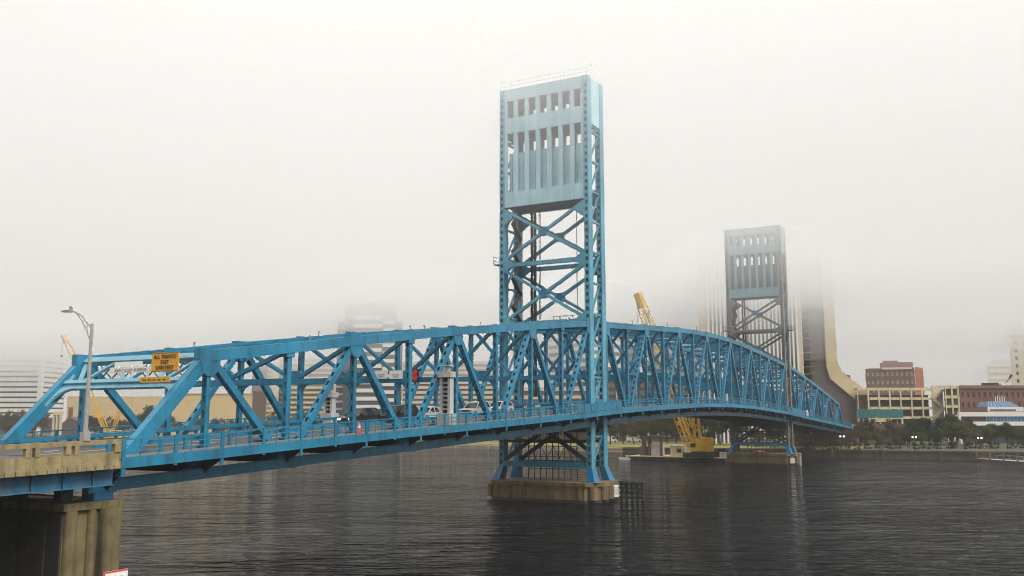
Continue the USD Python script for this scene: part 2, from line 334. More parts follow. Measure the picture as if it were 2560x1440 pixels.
def railing(t, x, Ys, sgn, step=4.08, infill=None):
    """walkway railing on the outer edge: rails, wide posts that run down over the fascia, thin posts between"""
    y0, y1 = Ys[0], Ys[-1]; n = max(1, round((y1 - y0) / step)); yy = np.linspace(y0, y1, n + 1)
    fine = np.linspace(y0, y1, 4 * n + 1)
    for dz, hgt in ((1.12, .09), (.72, .06), (.36, .06)):
        part(t, 'top_rail' if dz > 1 else 'mid_rail', MB().sweepY(fine, deck, x - .04, x + .04, dz - hgt, dz), BLUE)
    for i, y in enumerate(yy):
        z = deck(y); part(t, 'railing_post', MB().box(x + sgn * .06 - .05, x + sgn * .06 + .05, y - .13, y + .13, z - .78 - (.35 if i % 2 == 0 else 0), z + 1.14), BLUE)
        if i < n:
            for k in (1, 2):
                q = y + (yy[1] - yy[0]) * k / 3; z = deck(q)
                part(t, 'baluster', MB().box(x - .025, x + .025, q - .03, q + .03, z, z + 1.06), BLUE)
def deck_parts(t, Ys, beams_at, y0, y1):
    part(t, 'roadway', MB().sweepY(Ys, deck, -HW + .75, HW - .75, -.30, -.05), M['asphalt'])
    for k in (-1, 0, 1):   # lane lines
        for a in np.arange(y0 + 1, y1 - 3, 9.0) if k else [None]:
            if a is None: part(t, 'centre_line', MB().sweepY(Ys, deck, -.12, .12, -.046, -.042), M['sign_yellow'])
            else: part(t, 'lane_dash', MB().sweepY([a, a + 3], deck, k * 2.9 - .06, k * 2.9 + .06, -.046, -.042), M['white_paint'])
    for s_ in (-1, 1):
        part(t, 'curb', MB().sweepY(Ys, deck, *sorted((s_ * (HW - .74), s_ * (HW - .5))), -.3, .18), M['walkway'])
        part(t, 'sidewalk', MB().sweepY(Ys, deck, *sorted((s_ * (HW + .42), s_ * (HW + 2.22))), -.14, .0), M['walkway'])
        part(t, 'fascia_girder', MB().sweepY(Ys, deck, *sorted((s_ * (HW + 2.23), s_ * (HW + 2.30))), -.62, -.005), BLUE)
        part(t, 'fascia_flange', MB().sweepY(Ys, deck, *sorted((s_ * (HW + 2.10), s_ * (HW + 2.34))), -.66, -.622), BLUE)
        for x in (HW - 1.5, 2.6): part(t, 'stringer', MB().sweepY(Ys, deck, s_ * x - .12, s_ * x + .12, -.85, -.31), M['deck_steel'])
        part(t, 'guard_rail', MB().sweepY(Ys, deck, *sorted((s_ * (HW - .62), s_ * (HW - .48))), .50, .78), BLUE)
        for y in np.arange(y0 + 1, y1, 2.05):
            part(t, 'guard_post', MB().box(s_ * (HW - .42) - .07, s_ * (HW - .42) + .07, y - .12, y + .12, deck(y) - .1, deck(y) + .74), BLUE)
        railing(t, s_ * (HW + 2.2), Ys, s_)
    for y in beams_at:
        q = MB().box(-HW - .3, HW + .3, y - .18, y + .18, deck(y) - 1.75, deck(y) - .32)
        part(t, 'floor_beam', q, M['deck_steel'])
        for s_ in (-1, 1):   # tapered brackets that carry the walkways
            x0, x1 = s_ * (HW + .31), s_ * (HW + 2.05); z = deck(y)
            part(t, 'walkway_bracket', MB().plate([(x0, z - 1.6), (x0, z - .2), (x1, z - .2), (x1, z - .6)], (0, y - .1, 0), (1, 0, 0), (0, 0, 1), (0, -1, 0), .2) if False else
                 MB().hexa([[min(x0, x1), y - .1, z - (1.6 if s_ > 0 else .62)], [max(x0, x1), y - .1, z - (.62 if s_ > 0 else 1.6)], [max(x0, x1), y + .1, z - (.62 if s_ > 0 else 1.6)], [min(x0, x1), y + .1, z - (1.6 if s_ > 0 else .62)],
                            [min(x0, x1), y - .1, z - .15], [max(x0, x1), y - .1, z - .15], [max(x0, x1), y + .1, z - .15], [min(x0, x1), y + .1, z - .15]]), M['deck_steel'])

def truss(t, nodes, apex, end_lo=False, end_hi=False, posts=None):
    """nodes: Y of the panel points. apex: the indices where diagonals meet the top chord. end_lo / end_hi: that end is an inclined end post"""
    N = len(nodes) - 1; T = [topz(y) for y in nodes]; B = [bot(y) for y in nodes]
    first, last = (1 if end_lo else 0), (N - 1 if end_hi else N)
    for s_ in (-1, 1):
        x = s_ * HW
        P = lambda i, up: np.array([x, nodes[i], T[i] if up else B[i]])
        for i in range(N): part(t, 'bottom_chord', MB().beam(P(i, 0), P(i + 1, 0), .56, .72), BLUE)
        for i in range(first, last):
            part(t, 'top_chord', MB().beam(P(i, 1), P(i + 1, 1), .60, .76).beam(P(i, 1), P(i + 1, 1), .74, .05, off=(0, .40)), BLUE)
        if end_lo: part(t, 'end_post', MB().beam(P(0, 0), P(1, 1), .60, .80).beam(P(0, 0), P(1, 1), .74, .05, off=(0, .42)), BLUE)
        if end_hi: part(t, 'end_post', MB().beam(P(N, 0), P(N - 1, 1), .60, .80).beam(P(N, 0), P(N - 1, 1), .74, .05, off=(0, -.42)), BLUE)
        for i in range(first, last + 1):
            wide = i in apex
            a = P(i, 0) + [0, 0, .36]; b_ = P(i, 1) - [0, 0, .38]
            part(t, 'post', MB().perf(a, b_, .46, .44 if not wide else .36, 1.0, .5, .16), BLUE)
        for i in range(N):
            if (i == 0 and end_lo) or (i == N - 1 and end_hi): continue
            up0 = i in apex
            a, b_ = P(i, up0), P(i + 1, not up0); d = (b_ - a) / np.linalg.norm(b_ - a)
            part(t, 'diagonal', MB().perf(a + d * .7, b_ - d * .7, .52, .50, .95, .48, .26), BLUE)
        for i in range(first, last + 1):
            z = T[i]; y = nodes[i]
            if i in apex: part(t, 'gusset_plate', MB().plate([(-.95, -.36), (-.75, -1.1), (-.35, -1.45), (.35, -1.45), (.75, -1.1), (.95, -.36), (.95, .44), (-.95, .44)], (x - .325, y, z), (0, 1, 0), (0, 0, 1), (1, 0, 0), .65), BLUE)
            else: part(t, 'gusset_plate', MB().plate([(-.45, -.75), (.45, -.75), (.45, .42), (-.45, .42)], (x - .32, y, z), (0, 1, 0), (0, 0, 1), (1, 0, 0), .64), BLUE)
        for i in range(N + 1):
            if i not in apex or (i in (0, N)):
                part(t, 'gusset_plate', MB().plate([(-1.0, -.40), (1.0, -.40), (1.0, .36), (.6, 1.0), (-.6, 1.0), (-1.0, .36)], (x - .30, nodes[i], B[i]), (0, 1, 0), (0, 0, 1), (1, 0, 0), .60), BLUE)
        for i in range(first + 1, last, 2):   # small lights on thin rods along the chord
            part(t, 'beacon_rod', MB().box(x - .03, x + .03, nodes[i] + 2.5, nodes[i] + 2.54, T[i] + .3, T[i] + 1.0).box(x - .06, x + .06, nodes[i] + 2.46, nodes[i] + 2.58, T[i] + 1.01, T[i] + 1.12), M['grey_steel'])
    for i in range(first, last + 1):          # sway frame of each panel point
        y, z = nodes[i], T[i]; zs = min(deck(y) + 4.45, z - 1.4); xi = HW - .26
        part(t, 'top_strut', MB().beam((-xi, y, z - .12), (xi, y, z - .12), .34, .46, side=(0, 1, 0)), BLUE)
        if (i == first and end_lo) or (i == last and end_hi): continue
        part(t, 'sway_strut', MB().beam((-xi, y, zs), (xi, y, zs), .40, .50, side=(0, 1, 0)), BLUE)
        if z - zs > 1.6:
            for s_ in (-1, 1):
                part(t, 'sway_brace', MB().beam((s_ * .35, y, zs + .3), (s_ * (xi - .5), y, z - .5), .10, .30, side=(0, 1, 0), off=(.14, 0)).beam((s_ * .35, y, zs + .3), (s_ * (xi - .5), y, z - .5), .10, .30, side=(0, 1, 0), off=(-.14, 0)), BLUE)
            part(t, 'gusset_plate', MB().plate([(-1.0, .26), (1.0, .26), (.6, .95), (-.6, .95)], (0, y + .1, zs), (1, 0, 0), (0, 0, 1), (0, -1, 0), .2), BLUE)
        for s_ in (-1, 1):
            part(t, 'knee_brace', MB().plate([(s_ * px_, -py_) for px_, py_ in fillet_poly(1.0)][::s_], (-s_ * xi, y + .09, zs - .25), (1, 0, 0), (0, 0, 1), (0, -1, 0), .18), BLUE)
    for i in range(first, last):               # lateral bracing between the top chords
        for s_ in (-1, 1):
            part(t, 'lateral_brace', MB().beam((-s_ * (HW - .4), nodes[i] + .4, T[i] - .1 + s_ * .11), (s_ * (HW - .4), nodes[i + 1] - .4, T[i + 1] - .1 + s_ * .11), .26, .16, side=(0, 0, 1)), BLUE)

PAN = 8.2
NEAR = [-73.8 + PAN * i for i in range(10)]
FAR = [120.1 + PAN * i for i in range(10)]
t = thing('truss_span', 'blue truss span nearest the left edge, its portal carrying the yellow signs', 'bridge span', (0, 0, 0))
near_span = t
deck_parts(t, list(np.linspace(-74.0, 5.6, 21)), NEAR, -74, 5.6); truss(t, NEAR, {1, 3, 5, 7, 9}, end_lo=True)
t = thing('truss_span', 'blue truss span descending to the far bank beyond the smaller tower', 'bridge span', (0, 0, 0))
deck_parts(t, list(np.linspace(114.6, 194.2, 21)), FAR, 114.6, 194.2); truss(t, FAR, {0, 2, 4, 6, 8}, end_hi=True)
LIFT = list(np.linspace(6.0, 114.1, 15))
t = thing('lift_span', 'long arched blue lift span between the two tall lift towers', 'bridge span', (0, 0, 0))
deck_parts(t, list(np.linspace(5.75, 114.4, 41)), LIFT, 6, 114); truss(t, LIFT, {0, 2, 4, 6, 8, 10, 12, 14})
for s_ in (-1, 1):       # shallow haunch plates under the walkway where the lift span meets the near tower
    part(t, 'bearing_plate', MB().box(s_ * HW - .5, s_ * HW + .5, 5.5, 7.2, deck(6) - 2.6, deck(6) - 2.18), M['deck_steel'])

# portal frame of the near span, in the plane of its end posts
a0, a1 = np.array([0, NEAR[0], bot(NEAR[0])]), np.array([0, NEAR[1], topz(NEAR[1])]); pd = (a1 - a0) / np.linalg.norm(a1 - a0); Lp = np.linalg.norm(a1 - a0)
pn = np.cross(pd, [1.0, 0, 0]); pn = pn if pn[1] < 0 else -pn
PP = lambda x, s_, o=0: np.array([x, 0, 0]) + a0 + pd * s_ + pn * o
hi, lo = Lp - .15, Lp - 2.55
PB = M['portal_paint']
part(near_span, 'portal_beam', MB().beam(PP(-HW + .3, hi), PP(HW - .3, hi), .5, .46, side=pd), PB)
part(near_span, 'portal_beam', MB().beam(PP(-HW + .3, lo), PP(HW - .3, lo), .34, .46, side=pd).beam(PP(-HW + .3, lo - .38), PP(HW - .3, lo - .38), .42, .2, side=pd, off=(0, -.05)), PB)
for x0, x1 in ((-HW + .55, -HW + 1.7), (-HW + 3.9, -HW + 2.1), (-HW + 4.3, 0), (HW - .55, HW - 2.3), (HW - 4.2, HW - 2.7), (HW - 4.6, .4)):
    part(near_span, 'portal_brace', MB().beam(PP(x0, hi - .25), PP(x1, lo + .17), .26, .2, side=(1, 0, 0)), PB)
for s_ in (-1, 1):
    part(near_span, 'portal_knee', MB().plate([(s_ * px_ * 1.0, -py_) for px_, py_ in fillet_poly(1.7)][::s_], PP(-s_ * (HW - .31), lo - .59, -.1), (1, 0, 0), pd, pn, .2), PB)
    part(near_span, 'portal_knee', MB().plate([(s_ * px_, py_) for px_, py_ in fillet_poly(.8)][::-s_], PP(-s_ * (HW - .31), lo + .17, -.1), (1, 0, 0), pd, pn, .2), PB)
for k in range(9):   # small lattice behind the portal
    x0 = -HW + .9 + k * 1.3
    part(near_span, 'lattice_bar', MB().beam((x0, -64.9, 15.0), (x0 + 1.3, -64.9, 14.0 if k % 2 else 14.0), .07, .07, side=(0, 1, 0)).beam((x0 + 1.3, -64.8, 15.0), (x0, -64.8, 14.0), .07, .07, side=(0, 1, 0)), BLUE)

def perf_leg(t, x, y, z0, z1, mt, wy=1.25, wx=.72):
    part(t, 'leg', MB().perf((x, y + wy / 2, z0), (x, y + wy / 2, z1), wx, wy, .97, .52, .34), mt)
def lift_tower(label, Y0, leg_m, pan_m, flip):
    """Y0: face of the legs on the -Y side. flip: which side the lift span is on"""
    t = thing('lift_tower', label, 'lift tower', (0, Y0, 0))
    ZT, ZB, D, wy = 58.1, 40.7, 4.15, 1.25; Y1 = D + wy; xi = HW - .36; dk = deck(Y0 + 3)
    for x in (-HW, HW):
        for y in (0, D):
            perf_leg(t, x, y, 4.6, ZT - .02, leg_m)
            c = np.array([x, y + wy / 2]); ox = .55 * np.sign(x); oy = .45 * (1 if y else -1)
            e = [[x - .37, y - .01, 4.6], [x + .37, y - .01, 4.6], [x + .37, y + wy + .01, 4.6], [x - .37, y + wy + .01, 4.6]]
            e0 = [[x - .55 + ox * .9, y - .3 + oy, 2.76], [x + .55 + ox * .9, y - .3 + oy, 2.76], [x + .55 + ox * .9, y + wy + .3 + oy, 2.76], [x - .55 + ox * .9, y + wy + .3 + oy, 2.76]]
            part(t, 'leg_foot', MB().hexa(e0 + e), M['fresh_blue_paint'])
        z = 5.0; k = 0                       # single lacing between the two legs of each side
        while z < 51:
            h = 4.25 if z > dk else 3.6
            z2 = min(z + h, 51.3)
            part(t, 'lacing_strut', MB().beam((x, wy + .02, z2), (x, D - .02, z2), .30, .26, side=(1, 0, 0)), leg_m)
            part(t, 'lacing_bar', MB().beam((x, wy + .05, z + .2), (x, D - .05, z2 - .2), .24, .20, side=(1, 0, 0)), leg_m)
            z = z2; k += 1
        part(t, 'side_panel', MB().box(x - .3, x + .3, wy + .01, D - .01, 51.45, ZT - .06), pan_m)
        part(t, 'tie_plate', MB().box(x - .33, x + .33, wy + .01, D - .01, dk - .2, dk + 1.3), BLUE)
    for yf, yb in ((.12, .47), (Y1 - .47, Y1 - .12)):   # the clad head: bands and mullions on both faces
        for z0, z1 in ((56.35, ZT), (51.5, 53.8), (ZB, 42.9)):
            cb = part(t, 'cladding_band', MB().box(-xi + .01, xi - .01, yf, yb, z0, z1), pan_m)
            for k in range(1, 9): xs = -xi + k * 2 * xi / 9; part(cb, 'seam_strip', MB().box(xs - .06, xs + .06, yf - .025 if yf < 1 else yb + .002, yf - .002 if yf < 1 else yb + .025, z0 + .04, z1 - .04), pan_m)
        pit = (2 * xi) / 7
        for k in range(8):
            xc = -xi + k * pit; hw_ = .31 if 0 < k < 7 else .2
            xc = min(max(xc, -xi + .21), xi - .21)
            for z0, z1 in ((42.902, 51.498), (53.802, 56.348)):
                part(t, 'mullion', MB().box(xc - hw_, xc + hw_, yf + .03, yb + .02, z0, z1), pan_m)
    part(t, 'roof_plate', MB().box(-xi + .02, xi - .02, .48, Y1 - .48, ZT - .5, ZT - .15), M['grey_steel'])
    part(t, 'floor_plate', MB().box(-xi + .02, xi - .02, .48, Y1 - .48, ZB + .05, ZB + .3), M['deck_steel'])
    part(t, 'machine_floor', MB().box(-xi + .02, xi - .02, .48, Y1 - .48, 52.0, 52.4), M['deck_steel'])
    for x in (-3.9, 3.9): part(t, 'sheave', MB().mesh(trimesh.creation.cylinder(1.5, .7, sections=20, transform=trimesh.transformations.rotation_matrix(math.pi / 2, [0, 1, 0])), (x, Y1 / 2, 54.2)), M['dark_steel'])
    cw = MB(); yc0, yc1 = (.72, 3.4)
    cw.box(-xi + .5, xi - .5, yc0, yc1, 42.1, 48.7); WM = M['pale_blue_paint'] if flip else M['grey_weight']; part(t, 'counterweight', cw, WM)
    for k in range(13): xx_ = -xi + .9 + k * .93; part(t, 'counterweight_rib', MB().box(xx_ - .06, xx_ + .06, yc0 - .12, yc0 - .004, 42.3, 48.6), WM)
    RW = M['white_paint']
    for z in (.45, 1.05):                    # roof railing
        part(t, 'roof_rail', MB().box(-HW - .3, HW + .3, .02, .07, ZT + z, ZT + z + .05).box(-HW - .3, HW + .3, Y1 - .07, Y1 - .02, ZT + z, ZT + z + .05).box(-HW - .3, -HW - .25, .075, Y1 - .075, ZT + z, ZT + z + .05).box(HW + .25, HW + .3, .075, Y1 - .075, ZT + z, ZT + z + .05), RW)
    for k in range(8):
        x = -HW - .25 + k * (2 * HW + .5) / 7
        for y in (.045, Y1 - .045): part(t, 'roof_rail_post', MB().box(x - .03, x + .03, y - .024, y + .024, ZT, ZT + 1.15), RW)
    for x, h in ((-HW + .2, 1.7), (HW - .2, 2.3), (2.2, 1.6), (-2, .8)): part(t, 'roof_lamp', MB().box(x - .05, x + .05, Y1 / 2 - .05, Y1 / 2 + .05, ZT - .15, ZT + h).box(x - .16, x + .16, Y1 / 2 - .16, Y1 / 2 + .16, ZT + h, ZT + h + .25), RW)
    # X bracing of the two faces, two tiers
    for y, fm in ((.25, 1), (Y1 - .25, 0)):
        for (zb, zt) in ((33.1, 40.3), (24.4, 31.6)):
            zc = (zb + zt) / 2 if True else 0
            for s_ in (-1, 1):
                A, B_ = np.array([s_ * (xi - .1), y, zb]), np.array([-s_ * (xi - .1), y, zt]); C = (A + B_) / 2; d = (B_ - A) / np.linalg.norm(B_ - A)
                part(t, 'cross_brace', MB().beam(A, C - d * .55, .44, .38, side=(0, 1, 0)), leg_m)
                part(t, 'cross_brace', MB().beam(C + d * .55, B_, .44, .38, side=(0, 1, 0)), leg_m)
            part(t, 'gusset_plate', MB().plate([(-.75, -.3), (-.5, -.62), (.5, -.62), (.75, -.3), (.75, .3), (.5, .62), (-.5, .62), (-.75, .3)], (0, y + .21, zc), (1, 0, 0), (0, 0, 1), (0, -1, 0), .42), M['fresh_blue_paint'] if (fm or zb < 30) else leg_m)
        part(t, 'cross_strut', MB().beam((-xi, y, 32.35), (xi, y, 32.35), .46, .55, side=(0, 1, 0)), leg_m)
        part(t, 'cross_strut', MB().beam((-xi, y, 24.0), (xi, y, 24.0), .46, .5, side=(0, 1, 0)), leg_m)
        for s_ in (-1, 1):
            for zc in (40.2, 32.35, 24.0): part(t, 'gusset_plate', MB().plate([(0, -1.2), (s_ * -1.3, -.3), (s_ * -1.3, .3), (0, 1.2)][::-s_], (s_ * xi, y + .24, zc - (.9 if zc > 40 else 0)), (1, 0, 0), (0, 0, 1), (0, -1, 0), .48), leg_m)
        # below the deck
        for z, hh in ((4.9, .75), (7.9, .34)): part(t, 'lower_strut', MB().beam((-xi, y, z), (xi, y, z), .5, hh, side=(0, 1, 0)), BLUE if z < 6 else M['deck_steel'])
        part(t, 'lower_strut', MB().box(-xi, xi, y - .22, y + .22, dk - 3.0, dk - 1.0), M['deck_steel'])
        for s_ in (-1, 1):
            part(t, 'knee_brace', MB().beam((s_ * (xi - .1), y, 5.4), (s_ * .6, y, dk - 3.1), .5, .5, side=(0, 1, 0)), M['deck_steel'])
    # service walkway, stairs, guides and ropes inside the tower
    for x in (-HW + 2.4, -HW + 2.9): part(t, 'lift_guide', MB().box(x - .14, x + .14, Y1 - .9, Y1 - .55, 14, 40.6), M['dark_steel'])
    for x in (-HW + 3.6, -HW + 3.8, HW - 3.6): part(t, 'hoist_rope', MB().box(x - .03, x + .03, Y1 - .8, Y1 - .74, 25, 40.6), M['dark_steel'])
    z = 24.6; k = 0
    while z < 39: 
        part(t, 'stair_flight', MB().beam((-HW + .95, 1.5 if k % 2 else D - .2, z), (-HW + .95, D - .2 if k % 2 else 1.5, z + 2.0), .55, .1), M['rust_brown']); z += 2.0; k += 1
    part(t, 'ladder', MB().box(-HW + .95, -HW + 1.0, D - .5, D - .45, 14, 39).box(-HW + 1.35, -HW + 1.4, D - .5, D - .45, 14, 39), M['rust_brown'])
    part(t, 'service_walkway', MB().box(-1.5, HW - 1, Y1 - .1, Y1 + .8, 24.25, 24.33), M['deck_steel'])
    for zr in (.55, 1.1): part(t, 'service_rail', MB().box(-1.5, HW - 1, Y1 + .76, Y1 + .8, 24.33 + zr, 24.38 + zr), M['deck_steel'])
    for x in np.arange(-1.5, HW - .9, 1.0): part(t, 'service_rail_post', MB().box(x - .025, x + .025, Y1 + .75, Y1 + .81, 24.33, 25.43), M['deck_steel'])
    def gallery(x0, x1, y0, y1, z):
        part(t, 'gallery_floor', MB().box(x0, x1, y0, y1, z, z + .08), M['dark_steel'])
        q = MB()
        for zr in (.55, 1.1): q.box(x0, x1, y0, y0 + .05, z + zr, z + zr + .05).box(x0, x1, y1 - .05, y1, z + zr, z + zr + .05).box(x0, x0 + .05, y0 + .055, y1 - .055, z + zr, z + zr + .05).box(x1 - .05, x1, y0 + .055, y1 - .055, z + zr, z + zr + .05)
        for x in (x0 + .025, x1 - .025):
            for y in (y0 + .025, y1 - .025): q.box(x - .03, x + .03, y - .03, y + .03, z + .08, z + 1.2)
        part(t, 'gallery_rail', q, M['dark_steel'])
    gallery(-HW - 1.5, -HW - .4, .3, 2.2, 32.6); gallery(HW - 2.2, HW - .5, Y1 - .1, Y1 + .9, 31.0)
    if not flip: gallery(HW + .4, HW + 1.5, D - .8, D + 1.2, 32.4)
    # screens around the walkway at the tower
    for s_ in (-1, 1):
        for k in range(7):
            y = -8.5 + k * 2.05 if flip else -4 + k * 2.05
            part(t, 'walkway_screen', MB().hexa([[s_ * (HW + 2.34) - .02, y, deck(Y0 + y) - .0], [s_ * (HW + 2.34) + .02, y, deck(Y0 + y)], [s_ * (HW + 2.34) + .02, y + 1.9, deck(Y0 + y + 1.9)], [s_ * (HW + 2.34) - .02, y + 1.9, deck(Y0 + y + 1.9)]] +
                 [[s_ * (HW + 2.34) - .02, y, deck(Y0 + y) + 1.0], [s_ * (HW + 2.34) + .02, y, deck(Y0 + y) + 1.0], [s_ * (HW + 2.34) + .02, y + 1.9, deck(Y0 + y + 1.9) + 1.0], [s_ * (HW + 2.34) - .02, y + 1.9, deck(Y0 + y + 1.9) + 1.0]]), BLUE)
    for k in range(9):                          # scaffold poles standing on the pier between the legs
        x = -3.4 + k * .92; part(t, 'scaffold_pole', MB().box(x - .05, x + .05, 1.9, 2.0, 2.75, 9.2), M['dark_steel'])
    for z in (4.2, 5.8, 7.2): part(t, 'scaffold_ledger', MB().box(-3.5, 4.0, 2.01, 2.09, z, z + .09), M['dark_steel'])
    for k in range(4): x = -3.4 + k * 1.84; part(t, 'scaffold_brace', MB().beam((x, 2.13, 4.2), (x + 1.84, 2.13, 7.2), .06, .06, side=(0, 1, 0)).beam((x + 1.84, 2.2, 4.2), (x, 2.2, 7.2), .06, .06, side=(0, 1, 0)), M['dark_steel'])
    return t
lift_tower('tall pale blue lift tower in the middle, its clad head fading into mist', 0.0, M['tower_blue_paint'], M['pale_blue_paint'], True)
lift_tower('smaller distant lift tower with brown stained legs before the flared high-rise', 114.7, M['brown_stained_paint'], M['grey_cladding'], False)

def tower_pier(label, Y0, board):
    t = thing('tower_pier', label, 'bridge pier', (0, Y0, 0))
    ztop = 2.75; X, ya, yb = 8.3, -1.9, 7.3
    ends = [(-X + 1.6, ya), (X - 1.6, ya), (X, ya + 2.2), (X, yb - 2.2), (X - 1.6, yb), (-X + 1.6, yb), (-X, yb - 2.2), (-X, ya + 2.2)]
    part(t, 'pier_body', MB().prism(ends, -1.8, ztop - .5), M['pier_concrete'])
    big = [(x * 1.025, (y - 2.7) * 1.04 + 2.7) for x, y in ends]
    part(t, 'pier_cap', MB().prism(big, ztop - .498, ztop), M['pier_concrete'])
    part(t, 'wet_band', MB().prism([(x * 1.008, (y - 2.7) * 1.012 + 2.7) for x, y in ends], -1.7, .55), M['wet_concrete'])
    for x in np.linspace(-X + 2.2, X - 2.2, 8): part(t, 'pilaster', MB().box(x - .22, x + .22, ya - .13, ya - .002, .56, ztop - .502), M['pier_concrete'])
    for x, y in ((X - .8, ya + .9), (X - .02, ya + 2.6), (X - .02, 2.7), (X - .8, yb - .9), (-X + .8, ya + .9)):
        part(t, 'pilaster', MB().mesh(trimesh.creation.cylinder(.62, ztop - 1.1, sections=12), (x, y, .56 + (ztop - 1.1) / 2)), M['pier_concrete'])
    for x in (-HW - .5, HW + .5): part(t, 'leg_pedestal', MB().box(x - 1.1, x + 1.1, -1.1, 6.4, ztop + .001, ztop + .012), M['pier_concrete'])
    return t
tower_pier('stained concrete river pier under the tall middle lift tower', 0.0, True)
tower_pier('dark low river pier under the smaller far lift tower', 114.7, True)
def notice(name, label, x, y, z, wd, ht, rz):
    t = thing(name, label, 'sign', (x, y, z), rz)
    part(t, 'board', MB().box(-wd / 2, wd / 2, -.05, 0, 0, ht), M['sign_white'])
    q = MB()
    for k in range(4): q.box(-wd * .36, wd * (.3 if k % 2 else .36), -.062, -.055, ht * (.2 + .17 * k), ht * (.29 + .17 * k))
    part(t, 'faded_print', q, M['sign_grey'])
notice('notice_board', 'white notice board on the right end of the middle tower pier', 8.98, 3.4, .75, 1.15, 1.55, 62)
def fender(label, x, y, n, L):
    t = thing('pier_fender', label, 'fender', (x, y, 0))
    for k in range(n): part(t, 'pile', MB().mesh(trimesh.creation.cylinder(.16, 4.6, sections=8), (k * L / (n - 1), 0, .4)), M['timber_green'])
    for z in (.6, 1.2, 1.8, 2.3): part(t, 'wale', MB().box(-.2, L + .2, -.32, -.17, z, z + .24), M['timber_green'])
    part(t, 'walk_plank', MB().box(-.3, L + .3, -.5, .5, 2.705, 2.8), M['timber_green'])
    for k in range(n - 1): part(t, 'fender_brace', MB().beam((k * L / (n - 1), -.36, .5), ((k + 1) * L / (n - 1), -.36, 2.4), .08, .12, side=(0, 1, 0)), M['timber_green'])
    q = MB()
    for z in (3.3, 3.8): q.box(-.2, L + .2, .4, .44, z, z + .04)
    part(t, 'hand_rail', q, M['timber_green'])
    return t
fender('dark green timber fender standing in the water right of the middle pier', 9.4, 4.0, 5, 3.0)

# near pier and approach span
t = thing('approach_pier', 'tall streaked concrete pier at the bottom left corner of the picture', 'bridge pier', (0, 0, 0))
pa, pb = -77.1, -72.9
part(t, 'pier_shaft', MB().box(-8.6, 7.62, pa + .15, pb - .15, -1.8, 5.55), M['concrete'])
part(t, 'pier_cap', MB().box(-8.9, 7.86, pa, pb, 5.552, 5.98), M['concrete'])
part(t, 'wall_panel', MB().box(-8.6, 7.6, pa + .04, pa + .148, -1.7, 5.54), M['shade_grime_concrete'], label='wall panel coloured dark for shade and grime')  # deck shade painted into this face, mixed with grime
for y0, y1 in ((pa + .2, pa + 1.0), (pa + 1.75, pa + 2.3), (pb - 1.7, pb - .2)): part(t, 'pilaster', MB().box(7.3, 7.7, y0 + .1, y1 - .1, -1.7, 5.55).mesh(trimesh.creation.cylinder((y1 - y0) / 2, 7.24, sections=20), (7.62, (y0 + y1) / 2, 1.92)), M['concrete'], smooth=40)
for x in np.linspace(-7.2, 6.0, 6): part(t, 'pilaster', MB().box(x - .35, x + .35, pa - .08, pa + .038, -1.7, 5.35), M['shade_grime_concrete'])  # front pilasters carry the same painted shade and grime
for x in (-HW, HW):
    part(t, 'bearing', MB().box(x - .55, x + .55, -74.6, -73.2, 5.982, 6.42), M['fresh_blue_paint'])
for x in (-HW, -2.2, 2.2, HW - .1): part(t, 'bearing', MB().box(x - .35, x + .35, -76.6, -75.8, 5.982, 6.8), M['deck_steel'])
notice('notice_board', 'white notice board with red mark low on the bottom left pier', 8.42, -73.75, .12, 1.7, 1.75, 90)
nb = stage.GetPrimAtPath('/World/notice_board_001'); part(nb, 'red_border', MB().box(-.85, .85, -.07, -.051, 1.66, 1.75).box(-.85, -.78, -.07, -.051, 0, 1.655), M['signal_red']); part(nb, 'red_mark', MB().mesh(trimesh.creation.cylinder(.26, .02, sections=16, transform=trimesh.transformations.rotation_matrix(math.pi / 2, [1, 0, 0])), (-.1, -.065, 1.2)), M['signal_red'])
t = thing('approach_span', 'short approach span with cream concrete parapet at the left edge', 'bridge span', (0, 0, 0))
AY = list(np.linspace(-110, -74.45, 10)); az = lambda y: deck(-74) + (y + 74) * .022
XO = HW + 2.55
part(t, 'roadway', MB().sweepY(AY, az, -HW + .2, HW - .2, -.35, -.05), M['asphalt'])
